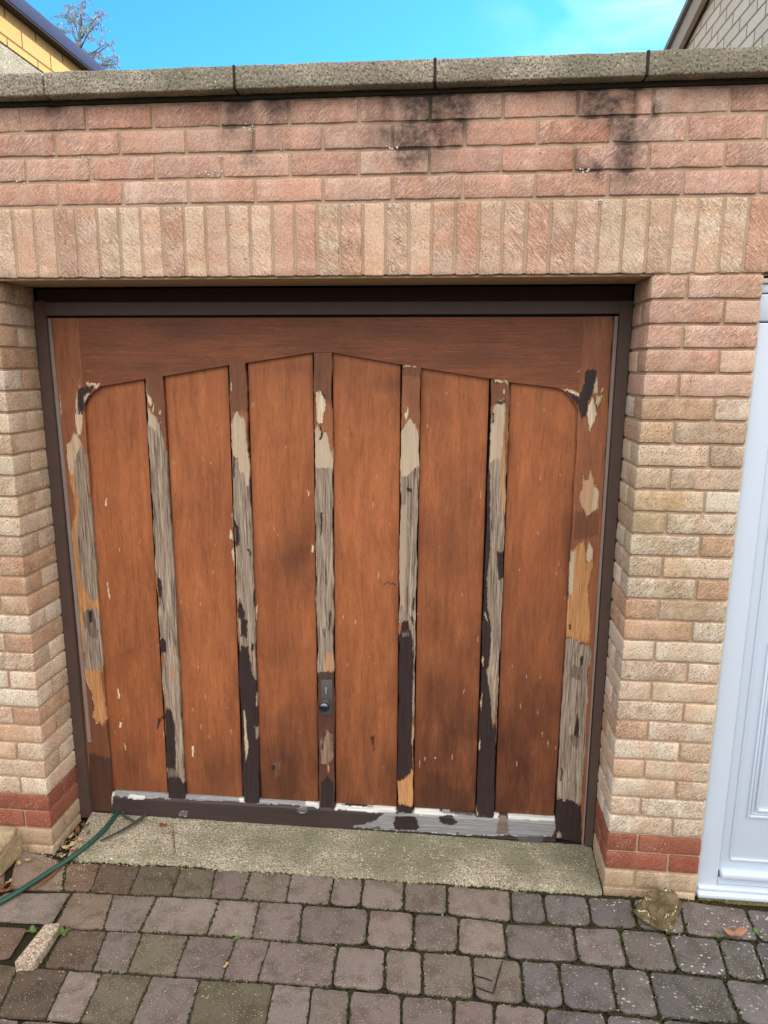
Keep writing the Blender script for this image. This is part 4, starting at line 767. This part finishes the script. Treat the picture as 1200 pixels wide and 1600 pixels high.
# grey rubber strip ends beside the hose
def strap(pts, wd_, name, mat, label, cat, th=.004):
    Q = smooth_path(pts, 24); V=[]; F=[]
    for i,p in enumerate(Q):
        t = Q[min(i+1,23)]-Q[max(i-1,0)]; s_ = np.array([-t[1],t[0],0]); s_ /= np.linalg.norm(s_)+1e-9; w_ = wd_*(.35+.65*min(1,i/12.))
        for q in (p-s_*w_, p+s_*w_, p+s_*w_+[0,0,th], p-s_*w_+[0,0,th]): V.append(tuple(q))
    for i in range(23):
        for k in range(4): F.append([i*4+k, i*4+(k+1)%4, (i+1)*4+(k+1)%4, (i+1)*4+k])
    F += [[3,2,1,0],[92,93,94,95]]
    ob = mesh(name, V, F, mat, smooth=False)
    if label: tag(ob, label, cat)
    return ob
M_STRIP = m_plain('dark_strip', (62,60,58), .75, .3, .25, 50)
sp1 = [at(a,b,2,z) for a,b,z in [(157,1314,.027),(180,1304,.03),(200,1293,.034),(222,1279,.036)]]+[np.array([-1.85,.35,.03])]
strap(sp1, .008, 'rubber_strip', M_STRIP, 'dark grey rubber strip poking out under the door beside the green hose', 'strip')
sp1 = [at(a,b,2,z) for a,b,z in [(214,1287,.029),(206,1282,.033),(196,1277,.04),(190,1273,.04)]]+[np.array([-1.99,.32,.03])]
strap(sp1, .007, 'rubber_strip', M_STRIP, 'short dark rubber offcut lying just under the bottom rail of the wooden door', 'strip')
# bent wire / twig marks on the paving at the right of centre
v, f = [], []
def twig(pts, rad, name, mat, label, cat='twig'):
    Q = smooth_path([at(a,b,2,z) for a,b,z in pts], 16); v, f = tube(Q, [rad*(.6+.4*math.sin(math.pi*i/15)) for i in range(16)], 6); o = mesh(name, v, f, mat); tag(o, label, cat)
M_TWIG = m_plain('dark_twig', (44,32,26), .9, .2, .3, 80); M_STICK = m_plain('brown_stick', (118,78,48), .85, .2, .3, 60)
twig([(785,1502,.004),(778,1526,.004),(771,1552,.004)], .0022, 'twig', M_TWIG, 'longest dark twig lying upright in the picture on the grey pavers')
twig([(741,1524,.004),(756,1528,.004),(770,1533,.004)], .0020, 'twig', M_TWIG, 'short dark twig, the upper of two lying left of the longest twig')
twig([(741,1541,.004),(756,1547,.004),(771,1552,.004)], .0020, 'twig', M_TWIG, 'short dark twig, the lower of two meeting the foot of the longest twig')
twig([(52,1391,.004),(66,1380,.005),(84,1366,.005),(98,1350,.006)], .0045, 'stick', M_STICK, 'light brown split stick lying beside the green hose', 'stick')
twig([(270,1285,.03),(271,1300,.024),(272,1318,.018),(274,1330,.016)], .0013, 'stem', m_plain('rust_stem', (110,58,34), .9, .2, .3, 60), 'thin rust brown stem lying on the concrete threshold', 'stem')
# fallen leaves
def leaf(px, py, z, size, ang, mat, label, curl=.3, lob=3):
    c = at(px,py,2,z); V = [(0,0,0)]; n = 22
    for i in range(n):
        t = 2*math.pi*i/n; r = size*(.62+.38*abs(math.cos(t))+.16*math.cos(lob*2*t+1)); x, y = r*math.cos(t), r*.62*math.sin(t)
        V.append((x, y, curl*(x*x+y*y)/size+.10*size*math.sin(3*t)))
    for i in range(n): 
        q = V[1+i]; V.append((q[0]*.5,q[1]*.5,q[2]*.3))
    V = [(c[0]+x*math.cos(ang)-y*math.sin(ang), c[1]+x*math.sin(ang)+y*math.cos(ang), z+.001+q) for x,y,q in V]
    F = [[1+i,1+(i+1)%n,1+n+(i+1)%n,1+n+i] for i in range(n)]+[[0,1+n+i,1+n+(i+1)%n] for i in range(n)]
    F = [g if len(g) == 4 else g for g in F]
    o = mesh('leaf', V, F, mat); md_ = o.modifiers.new('s','SOLIDIFY'); md_.thickness = .0006; tag(o, label, 'leaf', 'dead leaves on the ground')
M_L1 = m_plain('leaf_tan', (156,112,86), .8, .3, .25, 90); M_L2 = m_plain('leaf_brown', (112,74,48), .85, .2, .3, 90); M_L3 = m_plain('leaf_pale', (176,146,104), .85, .2, .3, 90)
leaf(1147,1459,.006,.038,.1,M_L1,'curled tan leaf on the pavers in front of the white door', .5)
leaf(108,1322,.02,.026,.9,M_L3,'pale buff leaf beside the hose at the foot of the left pier')
leaf(121,1300,.02,.020,1.9,M_L2,'brown curled leaf in the corner between the left reveal and the slab', .6)
leaf(134,1290,.024,.016,.4,M_L2,'small brown leaf next to the foot of the left jamb', .6)
leaf(126,1312,.022,.016,2.4,M_L3,'small pale leaf touching the hose on the slab corner', .3)
leaf(8,1392,.004,.024,.3,M_L2,'dark brown leaf below the sandstone rock', .5)
leaf(353,1508,.004,.012,1.2,M_L3,'tiny pale leaf flake on a greenish paver', .2)
leaf(255,1289,.03,.018,0,m_plain('leaf_rust', (120,66,42), .85, .2, .3, 90),'rust brown leaf tucked against the bottom rail of the wooden door', .2)
for k in range(9):
    leaf(*[(14,1378),(4,1384),(20,1386),(116,1330),(98,1338),(138,1302),(110,1308),(30,1350),(44,1344)][k], .006 if k in (0,1,2,7,8) else .02, random.uniform(.010,.017), random.uniform(0,6), random.choice([M_L2,M_L3,M_L2]), ['crumpled brown leaf just below the sandstone rock','dark leaf scrap at the far left edge below the rock','small curled leaf right of the leaves below the rock','brown leaf scrap where the hose crosses the slab edge','pale leaf scrap at the front foot of the left pier','brown leaf scrap at the foot of the left jamb, nearest the hose','curled leaf scrap against the base of the left reveal','small leaf at the right toe of the sandstone rock','tiny leaf between the sandstone rock and the brick pier'][k], .5)
o = None
# a round rust-brown stain disc pressed into a paver
# weeds
M_WEED = m_plain('weed_green', (84,104,56), .6, .3, .3, 60)
def weed(px, py, z, nl, ln_, label, name='weed'):
    c = at(px,py,2,z); V=[]; F=[]
    for k in range(nl):
        a = 6.283*k/nl+random.uniform(-.4,.4); l = ln_*random.uniform(.6,1.1); w_ = l*random.uniform(.20,.32); up = random.uniform(.3,.9)
        for i in range(6):
            t = i/5; r = l*t; h = up*l*math.sin(t*2.0)*.6; ww = w_*math.sin(math.pi*min(.97,t*.9+.08))
            cx, cy = c[0]+r*math.cos(a), c[1]+r*math.sin(a); V += [(cx-ww*math.sin(a),cy+ww*math.cos(a),z+h),(cx,cy,z+h-.12*ww),(cx+ww*math.sin(a),cy-ww*math.cos(a),z+h)]
            if i: b = len(V)-6; F += [[b,b+1,b+4,b+3],[b+1,b+2,b+5,b+4]]
    o = mesh(name, V, F, M_WEED); tag(o, label, 'weed', 'small weeds in the joints')
weed(340,1352,.0,7,.022,'small bright weed growing at the front edge of the threshold slab')
weed(97,1458,.0,8,.030,'leafy weed growing beside the pale edging stone')
weed(50,1456,.0,6,.022,'small weed to the left of the pale edging stone')
weed(368,1468,.0,5,.016,'tiny weed in a joint left of centre of the paving')
weed(1122,1464,.0,6,.016,'grassy weed just left of the tan leaf')
weed(1182,1458,.0,6,.018,'grassy weed at the right of the tan leaf')

# ------------------------------------------------------------------ neighbouring house, left (sunlit side wall receding)
LX = CAM[0]+2*(-2.57-CAM[0])
hl = empty('house', (LX,5,0)); tag(hl, 'house at upper left with a sunlit yellow block band under its blue grey eaves', 'house')
zc = lambda z: CAM[2]+2*(z+2.2-CAM[2])
zf, zr2 = zc(1.222), zc(1.075)
def plate(name, ax_pts, mat, parent): return mesh(name, *ax_pts, mat, parent, smooth=False)
bmobj('block_band', boxes([(LX-.15,LX,1.2,14,zr2,zf)], 0), m_blocks('yellow_blocks', 1, (200,150,96), (192,142,90), (100,76,48), .46, (zf-zr2)/2, .010), hl, False)
bmobj('render_wall', boxes([(LX-.15,LX-.012,1.2,14,0,zr2-.001),(LX-7,LX-.15,1.2,1.35,0,zf),(LX-7,LX-.15,13.85,14,0,zf)], 0), m_concrete('pebble_render', (132,126,112), (150,144,130), None, 40), hl, False)
bmobj('fascia', boxes([(LX-.02,LX+.10,1.1,14.1,zf+.012,zf+.135)], .01), m_plain('fascia_blue', (62,70,98), .95, .05, .1), hl)
bmobj('soffit', boxes([(LX-.14,LX+.09,1.15,14.05,zf+.002,zf+.011)], 0), m_plain('soffit_dark', (60,56,60), .8, .2), hl, False)
rv = [(LX-.10,1.05,zf+.05),(LX-.10,14.1,zf+.05),(LX-3.5,14.1,zf+1.3),(LX-3.5,1.05,zf+1.3),(LX-7.1,1.05,zf+.12),(LX-7.1,14.1,zf+.12)]
rv += [(a,b,c+.06) for a,b,c in rv]
mesh('roof', rv, [[0,1,2,3],[3,2,5,4],[6,9,8,7],[9,10,11,8],[0,6,7,1],[4,5,11,10],[0,3,9,6],[3,4,10,9],[1,7,8,2],[2,8,11,5]], m_plain('roof_tiles', (90,80,76), .9, .2), hl, smooth=False)
# neighbouring house, right (gable wall with a raking verge)
GX = .87
hr = empty('house', (GX+3,2,0)); tag(hr, 'house at upper right with a pale brick gable wall and a raking verge', 'house')
def rk(y): return (1.871+2.2)-.2145*(y-3.137)
prof = [(.32,0),(4.6,0),(4.6,rk(4.6)-.08),(.32,rk(.32)-.08)]
n = len(prof); V = [(GX,y,z) for y,z in prof]+[(GX+6,y,z) for y,z in prof]
mesh('gable_wall', V, [[0,1,2,3],[7,6,5,4]]+[[(i+1)%4,i,4+i,4+(i+1)%4] for i in range(4)], m_blocks('pale_bricks', 1, (244,226,200), (234,212,184), (160,138,112), .225, .075, .007, .004), hr, smooth=False)
mesh('front_wall', [(GX+.002,.316,0),(GX+6,.316,0),(GX+6,.316,rk(.32)-.085),(GX+.002,.316,rk(.32)-.085)], [[0,1,2,3]], m_blocks('pale_front', 0, (214,194,168), (204,182,154), (150,130,106), .225, .075, .007, .004), hr, smooth=False)
def slabr(name, x0,x1,d0,d1,mat,ya=.2,yb=4.8):
    P = [(x,y,rk(y)+d) for x in (x0,x1) for (y,d) in ((ya,d0),(yb,d0),(yb,d1),(ya,d1))]
    return mesh(name, P, [[3,2,1,0],[4,5,6,7],[0,1,5,4],[1,2,6,5],[2,3,7,6],[3,0,4,7]], mat, hr, smooth=False)
slabr('bargeboard', GX-.05,GX-.02,-.13,-.005, m_plain('grey_board', (186,164,142), .7, .3, .15))
slabr('verge_soffit', GX-.019,GX-.001,-.13,-.085, m_plain('soffit_brown', (70,60,54), .8, .2))
slabr('roof', GX-.075,GX+6.1,.0,.035, m_plain('pale_tiles', (150,146,140), .85, .3))

# ------------------------------------------------------------------ tree behind the left house
TY = 14.
tb = at(127,574,1,TY); tree = empty('tree', (tb[0],TY,0)); tag(tree, 'sparse feathery tree top with drooping twigs beyond the left house', 'tree')
M_BARK = m_plain('bark', (112,112,124), .9, .2, .2); 
def m_leaf():
    m = Mat('tree_leaf', .7, .3); f = m.noise(m.tc, 3, 3); return m.fin(m.mix(m.rng(f,.35,.65), lin((128,150,134)), lin((140,140,160))))
TV=[];TF=[];LV=[];LF=[]
def addtube(pts, r0, r1):
    k = len(TV); v, f = tube(pts, [r0+(r1-r0)*i/(len(pts)-1) for i in range(len(pts))], 6); TV.extend(v); TF.extend([[a+k for a in g] for g in f])
rt = random.Random(5)
def P3(px,py,dy=0): p = at(px,py,1,TY+dy); return Vector(p)
top = P3(128,2); trunk = [Vector((tb[0]+.1*math.sin(z*.6),TY,z)) for z in np.linspace(0,top.z-2.5,9)]+[P3(127,112),P3(124,70),P3(126,40),top]
addtube(trunk, .17, .015)
def spray(p, d, ln_, n=9):
    """a drooping twig hung with small narrow leaves"""
    pts = [p]; q = p.copy(); dd = d.normalized()
    for i in range(n): dd = (dd+Vector((rt.uniform(-.12,.12),rt.uniform(-.12,.12),-.13))).normalized(); q = q+dd*ln_/n; pts.append(q.copy())
    addtube(pts, .006, .002)
    for i in range(1,len(pts)):
        for _ in range(5):
            c = pts[i]+Vector([rt.gauss(0,.022) for _ in range(3)]); a = Vector((rt.uniform(-.5,.5),rt.uniform(-.5,.5),-1)).normalized()*rt.uniform(.03,.065); s = Vector((rt.uniform(-1,1),rt.uniform(-1,1),0)).normalized()*.011; k = len(LV)
            LV.extend([tuple(c),tuple(c+a*.5+s),tuple(c+a),tuple(c+a*.5-s)]); LF.append([k,k+1,k+2,k+3])
def limb(p, q, r):
    mid = (p+q)/2+Vector((0,0,.08*(q-p).length)); pts = [p, (p+mid)/2, mid, (mid+q)/2, q]; addtube(pts, r, .006)
    n = int(4+(q-p).length*7)
    for i in range(n):
        t = rt.uniform(.2,1); c = p*(1-t)+q*t; c.z += .08*(q-p).length*math.sin(math.pi*t)
        spray(c, Vector((rt.uniform(-1,1),rt.uniform(-1,1),rt.uniform(-.1,.8))), rt.uniform(.15,.38), 6)
for (a,b,c_,d,dy) in [(127,60,165,17,.2),(126,75,148,40,-.3),(126,70,112,20,.2),(125,85,100,8,.4),(125,95,86,40,-.2),(127,112,177,66,.3),(127,118,183,100,-.3),(126,100,90,78,.5),(127,40,129,4,0),(126,90,152,88,.8),(125,105,104,60,-.8)]:
    limb(P3(a,b), P3(c_,d,dy), .022)
for i in range(70):
    z = rt.uniform(2.5, P3(0,130).z); p = Vector((tb[0],TY,z)); a = rt.uniform(0,6.28); l = rt.uniform(.8,1.9)*(1.15-.5*z/10)
    limb(p, p+Vector((l*math.cos(a),l*math.sin(a),l*.55)), .03)
mesh('trunk', TV, TF, M_BARK, tree); mesh('crown', LV, LF, m_leaf(), tree, smooth=False)
